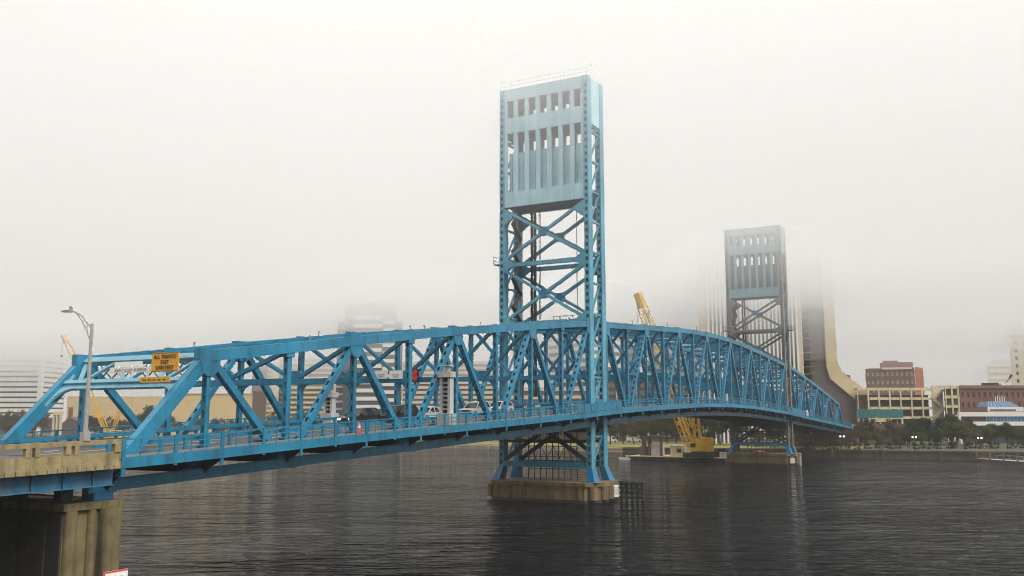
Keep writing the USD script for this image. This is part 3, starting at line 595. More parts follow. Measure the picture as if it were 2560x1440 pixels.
for s_ in (-1, 1):
    part(t, 'sidewalk', MB().sweepY(AY, az, *sorted((s_ * (HW - .19), s_ * (XO - .3))), -.35, 0), M['walkway'])
    part(t, 'deck_edge', MB().sweepY(AY, az, *sorted((s_ * (XO - .295), s_ * (XO + .12))), -.62, -.20), M['parapet_concrete'])
    part(t, 'outer_girder', MB().sweepY(AY, az, *sorted((s_ * (XO - .75), s_ * (XO - .6))), -1.55, -.63), M['girder_blue_paint'])
    part(t, 'girder_flange', MB().sweepY(AY, az, *sorted((s_ * (XO - .9), s_ * (XO - .42))), -1.62, -1.552), M['girder_blue_paint'])
    for y in np.arange(-109, -74.4, 1.95): part(t, 'web_stiffener', MB().sweepY([y - .05, y + .05], az, *sorted((s_ * (XO - .597), s_ * (XO - .45))), -1.55, -.64), M['girder_blue_paint'])
    for y in np.arange(-109.5, -74.6, .62): part(t, 'drip_block', MB().sweepY([y - .2, y + .2], az, *sorted((s_ * (XO + .122), s_ * (XO + .2))), -.60, -.36), M['parapet_concrete'])
    part(t, 'parapet_base', MB().sweepY(AY, az, *sorted((s_ * (XO - .2), s_ * (XO + .05))), -.198, .36), M['parapet_concrete'])
    part(t, 'parapet_top', MB().sweepY(AY, az, *sorted((s_ * (XO - .22), s_ * (XO + .07))), .86, 1.12), M['parapet_concrete'])
    for y in np.arange(-109.6, -76.2, 2.45):
        for q0, q1 in ((-.42, -.12), (.12, .42)): part(t, 'parapet_post', MB().sweepY([y + q0, y + q1], az, *sorted((s_ * (XO - .18), s_ * (XO + .09))), .362, .858), M['parapet_concrete'])
    part(t, 'end_block', MB().sweepY([-74.95, -74.5], az, *sorted((s_ * (XO - .25), s_ * (XO + .12))), .362, .858), M['parapet_concrete'])
for x in (-4.4, -1.5, 1.5, 4.4): part(t, 'girder', MB().sweepY(AY, az, x - .2, x + .2, -1.5, -.352), M['deck_steel'])
# lamp on the parapet
t = thing('street_lamp', 'tall grey street lamp with a bracket arm standing on the cream parapet', 'street lamp', (XO - .08, -76.9, az(-76.9)))
part(t, 'pole', MB().tube([(0, 0, 1.12), (0, 0, 3), (0, 0, 7.95)], [.13, .12, .085], 10), M['galvanised'])
part(t, 'base_plate', MB().box(-.2, .2, -.2, .2, 1.121, 1.6), M['galvanised'])
part(t, 'arm', MB().tube([(0, 0, 7.7), (-.55, 0, 8.15), (-1.15, 0, 8.55), (-1.6, 0, 8.75), (-2.1, 0, 8.8)], .04, 6), M['galvanised'])
part(t, 'arm_brace', MB().tube([(0, 0, 6.9), (-.45, 0, 7.55), (-.95, 0, 8.2), (-1.5, 0, 8.7)], .03, 5).tube([(-.4, 0, 7.45), (-.5, 0, 8.08)], .02, 4).tube([(-.8, 0, 8.02), (-.75, 0, 8.28)], .02, 4), M['galvanised'])
part(t, 'lamp_head', MB().beam((-1.95, 0, 8.82), (-2.75, 0, 8.84), .3, .13, side=(0, 1, 0), taper=.6).box(-2.1, -1.98, -.06, .06, 8.9, 9.1), M['grey_steel'])

# signs on the portal
def text(mb, s_, h, x, y, z, th=.02, bold=True, wmax=None):
    m = meshkit.text_mesh(s_, h, th, bold); v = np.array(m.vertices); c = (v[:, 0].max() + v[:, 0].min()) / 2; sx = 1
    if wmax: sx = min(1, wmax / (v[:, 0].max() - v[:, 0].min()))
    return mb.add(np.stack([x + (v[:, 0] - c) * sx, y - v[:, 2], z + v[:, 1]], 1), m.faces)
SY = -69.0
t = thing('exit_sign', 'big yellow sign reading ALL TRAFFIC EXIT 1000 FEET on the portal', 'sign', (0, SY, 0))
sc = 1 / 1.0
def on_plane(px, py, Y):
    d = ray(px, py); q = EYE + d * ((Y - EYE[1]) / d[1]); return q[0], q[2]
(x0, z0), (x1, z1) = on_plane(378, 930, SY), on_plane(447, 881, SY)
z0, z1 = on_plane(412, 929, SY)[1], on_plane(412, 881, SY)[1]
YELLOW = (x0, x1, z0, z1)
part(t, 'sign_panel', MB().box(x0, x1, 0, .06, z0, z1), M['sign_yellow'])
part(t, 'sign_border', MB().box(x0 + .03, x1 - .03, -.012, -.004, z0 + .03, z0 + .06).box(x0 + .03, x1 - .03, -.012, -.004, z1 - .06, z1 - .03), M['sign_black'])
hh = (z1 - z0); xm = (x0 + x1) / 2
q = MB(); text(q, 'ALL TRAFFIC', hh * .19, xm, -.003, z0 + hh * .68, wmax=(x1 - x0) * .9); text(q, 'EXIT', hh * .19, xm, -.003, z0 + hh * .40); text(q, '1000 FEET', hh * .19, xm, -.003, z0 + hh * .12, wmax=(x1 - x0) * .86)
part(t, 'lettering', q, M['sign_black'])
for x in (x0 + .3, x1 - .3): part(t, 'sign_bracket', MB().box(x - .05, x + .05, .061, 1.2, z1 - .3, z1 - .22).box(x - .05, x + .05, .061, .6, z0 + .15, z0 + .23), M['grey_steel'])
t = thing('bridge_name_sign', 'long white sign with the bridge name left of the yellow exit sign', 'sign', (0, SY + .12, 0))
xa, za = on_plane(270, 931, SY); xb, zb = on_plane(376, 918, SY); zc = on_plane(323, 931, SY)[1]; zd = on_plane(323, 917.5, SY)[1]
part(t, 'sign_panel', MB().box(xa, xb, 0, .06, zc, zd), M['sign_white'])
q = MB(); text(q, 'JOHN T ALSOP JR BRIDGE', (zd - zc) * .5, (xa + xb) / 2, -.003, zc + (zd - zc) * .25, wmax=(xb - xa) * .9); part(t, 'lettering', q, M['sign_grey'])
part(t, 'upper_strip', MB().box(xa + .1, xa + (xb - xa) * .68, .3, .34, zd + .05, zd + .42), M['sign_white'])
for x in (xa + .8, (xa + xb) / 2, xb - .5): part(t, 'sign_bracket', MB().box(x - .05, x + .05, .07, .16, zc - .35, zd + .1), M['white_paint'])
t = thing('clearance_sign', 'long low yellow sign on the lower beam of the portal', 'sign', (0, SY - .35, 0))
xa, _ = on_plane(350, 949, SY - .35); xb, _ = on_plane(424, 949, SY - .35); zc, zd = on_plane(387, 956, SY - .35)[1], on_plane(387, 942.5, SY - .35)[1]
part(t, 'sign_panel', MB().box(xa, xb, 0, .05, zc, zd), M['sign_yellow'])
q = MB()
for k in range(5): q.box(xa + (xb - xa) * (.10 + .17 * k), xa + (xb - xa) * (.2 + .165 * k), -.012, -.004, zc + (zd - zc) * .36, zc + (zd - zc) * .6)
part(t, 'worn_print', q, M['rust_brown'])
part(t, 'sign_bracket', MB().box((xa + xb) / 2 - .4, (xa + xb) / 2 + .4, .051, .9, zc + .1, zc + .2), M['grey_steel'])
# ------------------------------------------------------------------ the far city
def left_normal(A, B):
    d = (B - A) / np.linalg.norm(B - A); return d, np.array([d[1], -d[0]])
def block(t, name, A, B, D, z0, z1, mt, inset=0.0):
    d, n = left_normal(A, B); away = lambda P: (P - EYE[:2]) / np.linalg.norm(P - EYE[:2]); q = [A + d * inset - n * inset, B - d * inset - n * inset, B - d * inset + away(B) * D, A + d * inset + away(A) * D]
    return part(t, name, MB().prism([tuple(x) for x in q], z0, z1), mt)
def slab(q, A, B, s0, s1, o0, o1, z0, z1):
    """a box on the wall from A to B: s along it (m), o out of it"""
    d, n = left_normal(A, B); P = lambda s_, o: A + d * s_ + n * o
    a, b_, c, e = P(s0, o1), P(s1, o1), P(s1, o0), P(s0, o0)
    return q.hexa([[*a, z0], [*b_, z0], [*c, z0], [*e, z0], [*a, z1], [*b_, z1], [*c, z1], [*e, z1]])
def bands(t, A, B, z0, z1, n, frac, mt, out=.4, name='spandrel', s0=0, s1=None, top=True):
    L = np.linalg.norm(B - A); s1 = L if s1 is None else s1; h = (z1 - z0) / n
    for k in range(n): part(t, name, slab(MB(), A, B, s0, s1, .002, out, z0 + k * h + h * (1 - frac), z0 + (k + 1) * h), mt)
def ribs(t, A, B, z0, z1, n, wd, mt, out=.5, name='mullion', s0=0, s1=None):
    L = np.linalg.norm(B - A); s1 = L if s1 is None else s1
    for k in range(n + 1):
        c = s0 + wd / 2 + (s1 - s0 - wd) * k / n; part(t, name, slab(MB(), A, B, c - wd / 2, c + wd / 2, .002, out, z0, z1), mt)
def grid(t, A, B, z0, z1, cols, rows, wf, hf, wall, pane, out=.3):
    """a wall of piers and spandrels with a pane set back in each opening"""
    L = np.linalg.norm(B - A); cw = L / cols; ch = (z1 - z0) / rows
    for r_ in range(rows + 1):
        a = z0 + r_ * ch - (ch * (1 - hf) / 2 if r_ else 0); b_ = z0 + r_ * ch + (ch * (1 - hf) / 2 if r_ < rows else 0)
        part(t, 'spandrel', slab(MB(), A, B, 0, L, .002, out, a, b_), wall)
    for c in range(cols + 1):
        a = c * cw - (cw * (1 - wf) / 2 if c else 0); b_ = c * cw + (cw * (1 - wf) / 2 if c < cols else 0)
        part(t, 'pier', slab(MB(), A, B, a, b_, .004, out + .02, z0 - .01, z1 + .01), wall)
    for r_ in range(rows):
        for c in range(cols):
            part(t, 'window', slab(MB(), A, B, (c + .5) * cw - cw * wf * .52, (c + .5) * cw + cw * wf * .52, .003, .05, z0 + (r_ + .5) * ch - ch * hf * .52, z0 + (r_ + .5) * ch + ch * hf * .52), pane)
def Gd(px, dep): return G(px, dep)
B0 = 1.0

# white banded office at the left edge
t = thing('office_block', 'white office block with dark ribbon windows at the left edge', 'building')
A, B_, C = Gd(-170, 640), Gd(93, 640), Gd(156, 672)
zt = H(878, 640); rows = 13; zb = zt - rows * 3.55
block(t, 'core', A, B_, 40, B0, zt - .5, M['glass_dark']); bands(t, A, B_, zb, zt, rows, .68, M['office_white'], .5)
block(t, 'wing_core', B_ + (C - B_) * .03, C, 40, B0, zt - .6, M['glass_dark']); bands(t, B_ + (C - B_) * .06, C, zb - .2, zt - .2, rows, .68, M['office_white'], .5)
d_, n_ = left_normal(A, B_); part(t, 'corner_pier', MB().prism([tuple(B_ - d_ * 1.0 + n_ * .7), tuple(B_ + d_ * 1.2 + n_ * .5), tuple(B_ + d_ * 1.2 - n_ * 3), tuple(B_ - d_ * 1.0 - n_ * 3)], B0, zt), M['office_white'])
block(t, 'roof_plant', A + (B_ - A) * .55 - n_ * 12, A + (B_ - A) * .75 - n_ * 12, 14, zt - .5, zt + 5.5, M['beige'])
# long tan hall
t = thing('exhibition_hall', 'long low windowless tan building behind the near truss', 'building')
A, B_ = Gd(165, 560), Gd(412, 560); block(t, 'wall', A, B_, 50, B0, H(991, 560), M['tan'])
A2, B2 = Gd(413, 556), Gd(629, 556); block(t, 'tall_wall', A2, B2, 52, B0, H(983, 556), M['tan'])
for k in range(7): part(t, 'wall_joint', slab(MB(), A2, B2, 6 + k * 7.2, 6.3 + k * 7.2, .002, .12, B0, H(984, 556)), M['beige'])
for k in range(6): part(t, 'wall_joint', slab(MB(), A, B_, 5 + k * 9, 5.3 + k * 9, .002, .12, B0, H(992, 560)), M['beige'])
part(t, 'coping', slab(MB(), A2, B2, -.2, np.linalg.norm(B2 - A2) + .2, .002, .4, H(983, 556) - .5, H(983, 556) + .1), M['beige'])
# brown apartment towers with cream balconies
t = thing('apartment_tower', 'narrow brown tower with a column of cream balconies behind the truss', 'building')
A, B_ = Gd(627, 640), Gd(664, 632); zt = H(893, 640); block(t, 'shaft', A, B_, 22, B0, zt, M['brown_panel'])
A2, B2 = Gd(664.5, 634), Gd(693, 634); block(t, 'balcony_core', A2, B2, 20, B0, zt - 4, M['beige'])
bands(t, A2, B2, 8, zt - 5, 13, .45, M['cream'], 1.2, 'balcony', 0, 4.2)
t = thing('apartment_tower', 'wide apartment block with brown and cream stripes behind the truss', 'building')
A, B_, C = Gd(694, 650), Gd(722, 640), Gd(832, 640); zt = H(893, 640)
block(t, 'end_wall', A, B_, 24, B0, zt, M['brown_panel']); block(t, 'core', B_, C, 24, B0, zt, M['brown_panel'])
bands(t, B_, C, 6, zt + .5, 14, .42, M['cream'], .9, 'balcony')
bands(t, A, B_, 6, zt + .5, 14, .3, M['cream'], .5, 'balcony', 2.0)
d_, n_ = left_normal(B_, C); block(t, 'penthouse', B_ + d_ * 6 - n_ * 6, B_ + d_ * 20 - n_ * 6, 10, zt, zt + 4, M['cream'])
# arched tower
t = thing('arched_tower', 'tan tower with a rounded top and a dark arched recess', 'building')
A, B_ = Gd(775, 720), Gd(842, 720); d_, n_ = left_normal(A, B_); L = np.linalg.norm(B_ - A); zs = H(890, 720)
arc = [(0, B0), (L, B0), (L, zs)] + [(L / 2 + L / 2 * math.cos(a), zs + 8.5 * math.sin(a)) for a in np.linspace(0, math.pi, 13)[1:-1]] + [(0, zs)]
part(t, 'arched_wall', MB().plate(arc, (*A, 0), (*d_, 0), (0, 0, 1), (*(-n_), 0), 18), M['tan'])
ar2 = [(L * .3, H(985, 720)), (L * .78, H(985, 720)), (L * .78, H(900, 720))] + [(L * .54 + L * .24 * math.cos(a), H(900, 720) + 6.5 * math.sin(a)) for a in np.linspace(0, math.pi, 11)[1:-1]] + [(L * .3, H(900, 720))]
part(t, 'arched_glass', MB().plate(ar2, (*(A + n_ * .3), 0), (*d_, 0), (0, 0, 1), (*(-n_), 0), .28), M['brown_panel'])
# foggy stepped tower
t = thing('stepped_tower', 'tall grey stepped tower vanishing into the mist left of the lift tower', 'building')
DD = 402
A, B_ = Gd(838, DD), Gd(1003, DD); zt = H(800, DD); block(t, 'base_block', A, B_, 34, B0, zt, M['glass_grey'])
A2, B2 = Gd(856, DD - 4), Gd(986, DD - 4); block(t, 'upper_block', A2, B2, 30, zt - .01, H(752, DD), M['glass_grey']); block(t, 'front_bay', A2, B2, 3.8, B0, zt - .3, M['glass_grey'])
A3, B3 = Gd(878, DD - 6), Gd(951, DD - 6); block(t, 'centre_bay', A3, B3, 1.9, B0, H(765, DD), M['glass_grey'])
bands(t, A3, B3, 3, H(790, DD), 15, .46, M['office_white'], .5); bands(t, Gd(953, DD - 4.5), Gd(985, DD - 4.5), 3, H(800, DD), 15, .46, M['office_white'], .4)
bands(t, Gd(839, DD), Gd(856, DD), 3, H(815, DD), 15, .3, M['pale_stone'], .3)
# banded slab beside it
t = thing('office_slab', 'wide office slab with cream and brown bands behind the truss', 'building')
A, B_ = Gd(1005, 560), Gd(1236, 560); zt = H(903, 560); block(t, 'core', A, B_, 24, B0, zt - .4, M['brown_panel']); bands(t, A, B_, 4, zt, 14, .55, M['beige'], .5)
t = thing('brown_shaft', 'dark brown windowless shaft standing before the banded offices', 'building')
A, B_ = Gd(969, 415), Gd(983, 415); block(t, 'shaft', A, B_, 4, B0, H(962, 415), M['brown_panel']); block(t, 'cap', A, B_, 5, H(962, 415), H(960, 415), M['roof_brown'], .3)
# two more buildings lost in the mist
t = thing('misty_tower', 'pale banded high-rise seen through the legs of the middle lift tower', 'building')
A, B_, C = Gd(1372, 452), Gd(1478, 428), Gd(1592, 456); zt = H(692, 440)
block(t, 'left_core', A, B_, 26, B0, zt, M['glass_grey']); block(t, 'right_core', B_, C, 26, B0, zt - .2, M['glass_grey'])
bands(t, A, B_, 4, zt + .3, 20, .5, M['office_white'], .5); bands(t, B_, C, 4, zt + .3, 20, .5, M['office_white'], .5)
t = thing('misty_block', 'plain grey high-rise lost in mist between the two lift towers', 'building')
A, B_ = Gd(1622, 440), Gd(1762, 440); zt = H(740, 440); block(t, 'core', A, B_, 26, B0, zt, M['glass_grey']); bands(t, A, B_, 4, zt + .3, 18, .5, M['grey_steel'], .3)
t = thing('low_offices', 'low brown and cream offices behind the middle of the lift span', 'building')
A, B_ = Gd(1240, 416), Gd(1500, 416); zt = H(968, 416); block(t, 'core', A, B_, 22, B0, zt, M['brown_panel']); bands(t, A, B_, 3, zt, 6, .45, M['beige'], .4)
t = thing('low_offices', 'brick and glass blocks behind the far half of the lift span', 'building')
A, B_ = Gd(1515, 415), Gd(1752, 415); zt = H(940, 415); block(t, 'core', A, B_, 22, B0, zt, M['glass_grey']); bands(t, A, B_, 3, zt, 8, .5, M['brick_dull'], .4); ribs(t, A, B_, 3, zt, 9, 1.0, M['beige'], .6, 'pier')

# the flared high-rise
t = thing('flared_tower', 'huge ribbed high-rise with a flaring brown and tan base behind the far tower', 'building')
DF = 345; A, B_ = Gd(1776, DF), Gd(2003, DF); d_, n_ = left_normal(A, B_); zt = 69
block(t, 'glass_shaft', A, B_, 34, B0, zt, M['glass_grey']); ribs(t, A, B_, 2, zt, 22, .62, M['office_white'], .55)
block(t, 'corner_fin', Gd(1753, DF + 1), Gd(1775.5, DF), 30, B0, zt - .2, M['flare_tan'])
block(t, 'corner_fin', Gd(2003.5, DF - .3), Gd(2014, DF - .3), 30, B0, zt - .2, M['flare_tan'])
def outline(pts, dep, out, th, name, mt):
    o = np.array([*Gd(2000, dep), 0.0]); sc = dep / FOCAL_PX
    poly = [((x - 2000) * sc, H(y, dep)) for x, y in pts]
    if not Polygon(poly).exterior.is_ccw: poly = poly[::-1]
    ax = RIGHT; part(t, name, MB().plate(poly, o, ax, (0, 0, 1), (-FWD[0], -FWD[1], 0), th), mt)
outline([(2015, 655), (2051, 648), (2052, 920), (2060, 950), (2100, 985), (2165, 1040), (2185, 1085), (2040, 1085), (2030, 1000), (2015, 930)], DF + 8, 0, 8, 'brown_flare', M['flare_brown'])
outline([(2052.5, 648), (2077, 644), (2080, 905), (2086, 928), (2112, 950), (2144, 975), (2178, 1000), (2186, 1040), (2166, 1039), (2101, 984), (2061, 949), (2053, 920)], DF + 8, 0, 9, 'tan_flare', M['flare_tan'])
for k in range(16):
    y_ = 662 + k * 18; outline([(2019, y_), (2048, y_), (2048, y_ + 3), (2019, y_ + 3)], DF - .3, 0, .25, 'floor_line', M['brown_panel'])
outline([(2010, 930), (2018, 950), (2050, 1000), (2085, 1030), (2082, 1036), (2044, 1008), (2010, 955)], DF - .5, 0, 1.2, 'flare_edge', M['flare_tan'])
outline([(2086, 919), (2096, 919), (2096, 935), (2086, 927)], DF + 9, 0, 5, 'roof_box', M['flare_brown']); outline([(2100, 938), (2119, 938), (2119, 955), (2110, 947)], DF + 9, 0, 5, 'roof_box', M['flare_brown'])

# right-hand bank
t = thing('brick_hotel', 'red brick block with rows of pale windows and a stepped roof', 'building')
A, B_, C = Gd(2170, 430), Gd(2293, 424), Gd(2315, 436); z1 = H(920, 427); z0 = z1 - 4 * 3.95
block(t, 'core', A, B_, 14, B0, z1, M['brick_dull'], .0); block(t, 'side_wall', B_ + (C - B_) * .05, C, 10, B0, z1 + .6, M['brick_orange'])
grid(t, A, B_, z0, z1 - .6, 10, 4, .42, .52, M['brick_dull'], M['window_pale'])
d_, n_ = left_normal(A, B_); block(t, 'penthouse', A + d_ * 6.6 - n_ * 2, A + d_ * 20.8 - n_ * 2, 9, z1 + .001, H(904, 427), M['brick_warm']); block(t, 'penthouse_roof', A + d_ * 8 - n_ * 2.6, A + d_ * 14.5 - n_ * 2.6, 7, H(904, 427), H(900, 427), M['brick_warm'])
part(t, 'roof_ledge', slab(MB(), A, B_, 7, 20, .325, .6, z1 - .5, z1 + .4), M['pale_stone']); part(t, 'parapet', slab(MB(), A, B_, 0, np.linalg.norm(B_ - A), .33, .5, z1 - .45, z1 + .02), M['brick_red'])
t = thing('parking_garage', 'cream open parking garage of five decks with a zigzag stair at its corner', 'building')
DG = 340; A, B_ = Gd(2146, DG), Gd(2336, DG); z1 = H(969, DG); d_, n_ = left_normal(A, B_); L = np.linalg.norm(B_ - A); nf = 6; hf = (z1 - 1.5) / nf
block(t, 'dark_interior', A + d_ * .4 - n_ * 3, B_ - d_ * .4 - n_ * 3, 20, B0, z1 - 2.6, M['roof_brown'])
for k in range(nf + 1):
    part(t, 'deck_edge', slab(MB(), A, B_, 4.5 if k in (1, 2, 3) else 0, L, -2.9, 0, z1 - k * hf - .95, z1 - k * hf), M['cream'])
for k in range(8): part(t, 'column', slab(MB(), A, B_, L * k / 7 - .25 if k else 0, L * k / 7 + .25 if k < 7 else L, .003, .22, B0, z1 - .02), M['cream'])
A2, B2 = Gd(2337, DG - 1), Gd(2366, DG - 1); L2 = np.linalg.norm(B2 - A2); zs = H(964, DG)
block(t, 'stair_core', A2 - n_ * 1.6, B2 - n_ * 1.6, 12, B0, zs, M['beige'])
for k in range(6):
    za = zs - 1.4 - k * hf; a, b_ = (.2, L2 - .4)
    q = MB(); dd, nn = left_normal(A2, B2)
    p0 = np.array([*(A2 + dd * (b_ if k % 2 == 0 else a) - nn * .8), za]); p1 = np.array([*(A2 + dd * (a if k % 2 == 0 else b_) - nn * .8), za - hf])
    part(t, 'stair_flight', q.beam(p0, p1, 1.2, 1.0, side=(*nn, 0)), M['cream'])
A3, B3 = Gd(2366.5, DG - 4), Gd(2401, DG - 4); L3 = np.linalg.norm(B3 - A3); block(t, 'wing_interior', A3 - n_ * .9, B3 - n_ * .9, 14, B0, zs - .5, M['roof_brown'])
for k in range(7): part(t, 'deck_edge', slab(MB(), A3, B3, 0, L3, -.85, 0, zs - 1.2 - k * hf, zs - .2 - k * hf), M['cream'])
for k in range(3): part(t, 'column', slab(MB(), A3, B3, max(0, L3 * k / 2 - .3), min(L3, L3 * k / 2 + .3), .003, .2, B0, zs - .22), M['cream'])
t = thing('brick_warehouse', 'long dull red brick building with two rows of dark windows', 'building')
DB = 365; A, B_ = Gd(2402, DB), Gd(2640, DB); z1 = H(963, DB); z0 = z1 - 3 * 4.6
block(t, 'core', A, B_, 22, B0, z1 - .3, M['brick_red']); grid(t, A, B_, z0, z1 - 1.6, 17, 3, .40, .50, M['brick_red'], M['glass_dark'])
part(t, 'cornice', slab(MB(), A, B_, 0, np.linalg.norm(B_ - A), .33, .7, z1 - 1.2, z1), M['brick_dull'])
d_, n_ = left_normal(A, B_)
part(t, 'roof_plant', MB().prism([tuple(A + d_ * s_ - n_ * o) for s_, o in ((13, 4), (18, 4), (18, 8), (13, 8))], z1 - .3, z1 + 1.2), M['dark_steel'])
part(t, 'roof_dish', MB().beam((*(A + d_ * 20 - n_ * 5), z1 - .3), (*(A + d_ * 23.4 - n_ * 5), z1 + 3.4), .2, .2).beam((*(A + d_ * 23 - n_ * 5), z1 + 3.0), (*(A + d_ * 23.9 - n_ * 5), z1 + 4.4), .9, .3), M['dark_steel'])
part(t, 'roof_tank', MB().prism([tuple(A + d_ * s_ - n_ * o) for s_, o in ((19, 4), (21.5, 4), (21.5, 6), (19, 6))], z1 - .3, z1 + .9), M['office_white'])
t = thing('old_stone_tower', 'beige tower with a corniced top at the right edge', 'building')
A, B_ = Gd(2537, 440), Gd(2660, 440); z1 = H(822, 440); block(t, 'shaft', A, B_, 24, B0, z1, M['beige'])
part(t, 'cornice', slab(MB(), A, B_, -1.0, np.linalg.norm(B_ - A), -1, .9, H(836, 440), H(831, 440)), M['pale_stone'])
block(t, 'attic', A + (B_ - A) * .02, B_, 22, z1, H(813, 440), M['beige'])
for k in range(9):
    for c in range(3): part(t, 'window', slab(MB(), A, B_, 2.4 + c * 4.4, 3.5 + c * 4.4, .002, .06, H(860, 440) - k * 3.6, H(860, 440) - k * 3.6 + 1.6), M['glass_dark'])
t = thing('pale_block', 'pale hazy building in the distance left of the beige tower', 'building')
A, B_ = Gd(2478, 620), Gd(2560, 620); z1 = H(910, 620); block(t, 'core', A, B_, 20, B0, z1, M['beige']); bands(t, A, B_, 10, z1 + .3, 9, .5, M['pale_stone'], .3)
d_, n_ = left_normal(A, B_); block(t, 'upper_storey', A + d_ * 3 - n_ * 1, B_, 16, z1 + .301, H(898, 620), M['beige'])
t = thing('river_pavilion', 'white low building with dark glass bands and a blue glass rooftop', 'building')
DP = 310; A, B_ = Gd(2401, DP), Gd(2620, DP); L = np.linalg.norm(B_ - A); d_, n_ = left_normal(A, B_)
block(t, 'glass_core', A, B_, 18, B0, H(1029, DP), M['glass_dark'])
for y0, y1 in ((1030, 1041), (1054, 1064)): part(t, 'white_band', slab(MB(), A, B_, 0, L, -.5, .5, H(y1, DP), H(y0, DP)), M['office_white'])
part(t, 'end_frame', slab(MB(), A, B_, -.6, .01, -.5, .52, B0, H(1029.5, DP)), M['office_white'])
bg = part(t, 'blue_glazing', slab(MB(), A, B_, 8.5, L, .002, .2, H(1053.5, DP), H(1041.5, DP)), M['glass_blue'])
for k in range(16): part(bg, 'glazing_bar', slab(MB(), A, B_, 8.5 + k * 1.15, 8.62 + k * 1.15, .202, .3, H(1053.5, DP), H(1041.5, DP)), M['grey_steel'])
A2 = A + d_ * 10.8 - n_ * 3; B2 = A + d_ * 23 - n_ * 3
block(t, 'upper_deck', A2, B2, 10, H(1029, DP) + .002, H(1017, DP), M['office_white']); part(t, 'window_strip', slab(MB(), A2, B2, .8, 9.5, .002, .12, H(1026, DP), H(1023, DP)), M['glass_dark'])
q = MB(); zl, zh = H(1017, DP), H(1003, DP)
P8 = [A2 + d_ * .6 - n_ * .6, B2 - d_ * 1.2 - n_ * .6, B2 - d_ * 1.2 - n_ * 9, A2 + d_ * .6 - n_ * 9, A2 + d_ * 1.6 - n_ * 2.4, B2 - d_ * 3.4 - n_ * 2.4, B2 - d_ * 3.4 - n_ * 8, A2 + d_ * 1.6 - n_ * 8]
gr = part(t, 'glass_roof', q.hexa([[*p, zl + .002] for p in P8[:4]] + [[*p, zh] for p in P8[4:]]), M['glass_blue'])
for k in range(9):
    f_ = k / 8; p0 = P8[0] * (1 - f_) + P8[1] * f_; p1 = P8[4] * (1 - f_) + P8[5] * f_
    part(gr, 'roof_bar', MB().beam((*p0, zl + .05), (*p1, zh + .05), .12, .12), M['pale_grey_steel'])
for k in range(5): p = A2 + d_ * (5 + k * .75) - n_ * 4; part(t, 'vent_pipe', MB().tube([(*p, zh - .2), (*p, zh + 1.7 + .4 * (k % 2))], .12, 6), M['white_paint'])
t = thing('teal_hoarding', 'teal sheeted scaffold screen in front of the parking garage', 'screen')
DT = 312; A, B_ = Gd(2145, DT), Gd(2258, DT); L = np.linalg.norm(B_ - A)
for k in range(8): part(t, 'sheet', slab(MB(), A, B_, L * k / 8 + .03, L * (k + 1) / 8 - .03, 0, .1, H(1045, DT) + .1 * (k % 2), H(1022.5, DT) - .15 * (k % 3)), M['teal_sheet'])
for k in range(9): part(t, 'scaffold_post', slab(MB(), A, B_, L * k / 8 - .06, L * k / 8 + .06, -.2, -.01, B0, H(1022, DT)), M['grey_steel'])
t = thing('brown_kiosk', 'low brown roofed building below the teal screen', 'building')
A, B_ = Gd(2165, 300), Gd(2262, 300); block(t, 'wall', A, B_, 8, B0, H(1060, 300), M['roof_brown']); block(t, 'awning', A + (B_ - A) * .25, A + (B_ - A) * .62, 2, H(1055, 300), H(1047.5, 300), M['tan'])
t = thing('pale_pavilion', 'small pale pavilion with dark windows seen under the far span', 'building')
A, B_ = Gd(1866, 330), Gd(1936, 330); block(t, 'wall', A, B_, 8, B0, H(1101, 330), M['pale_stone']); d_, n_ = left_normal(A, B_)
for k in range(5): part(t, 'window', slab(MB(), A, B_, 3.4 + k * 1.3, 4.2 + k * 1.3, .002, .08, H(1116, 330), H(1105, 330)), M['glass_dark'])
part(t, 'roof', slab(MB(), A, B_, -.4, np.linalg.norm(B_ - A) + .4, -8.4, .5, H(1101, 330) + .001, H(1098.5, 330)), M['roof_brown'])
t = thing('colonnade', 'small cream portico on columns at the far left bank', 'building')
A, B_ = Gd(131, 470), Gd(152, 470); L = np.linalg.norm(B_ - A)
part(t, 'lintel', slab(MB(), A, B_, 0, L, -3, 0, H(1037, 470), H(1029, 470)), M['cream'])
for k in range(3): part(t, 'column', slab(MB(), A, B_, .05 + k * (L - .75) / 2, .65 + k * (L - .75) / 2, -2, -.1, B0, H(1037, 470) - .001), M['cream'])
t = thing('chimney_house', 'dark brown house with a stout chimney at the far left bank', 'building')
A, B_ = Gd(156, 480), Gd(205, 480); block(t, 'wall', A, B_, 10, B0, H(1058, 480), M['roof_brown']); d_, n_ = left_normal(A, B_); L = np.linalg.norm(B_ - A)
part(t, 'gable_roof', MB().plate([(0, H(1058, 480)), (L, H(1058, 480)), (L * .35, H(1042, 480))], (*A, 0), (*d_, 0), (0, 0, 1), (*(-n_), 0), 10), M['roof_brown'])
part(t, 'chimney', slab(MB(), A, B_, 1.9, 3.4, -4, -2, H(1050, 480), H(1018, 480)), M['brown_panel'])

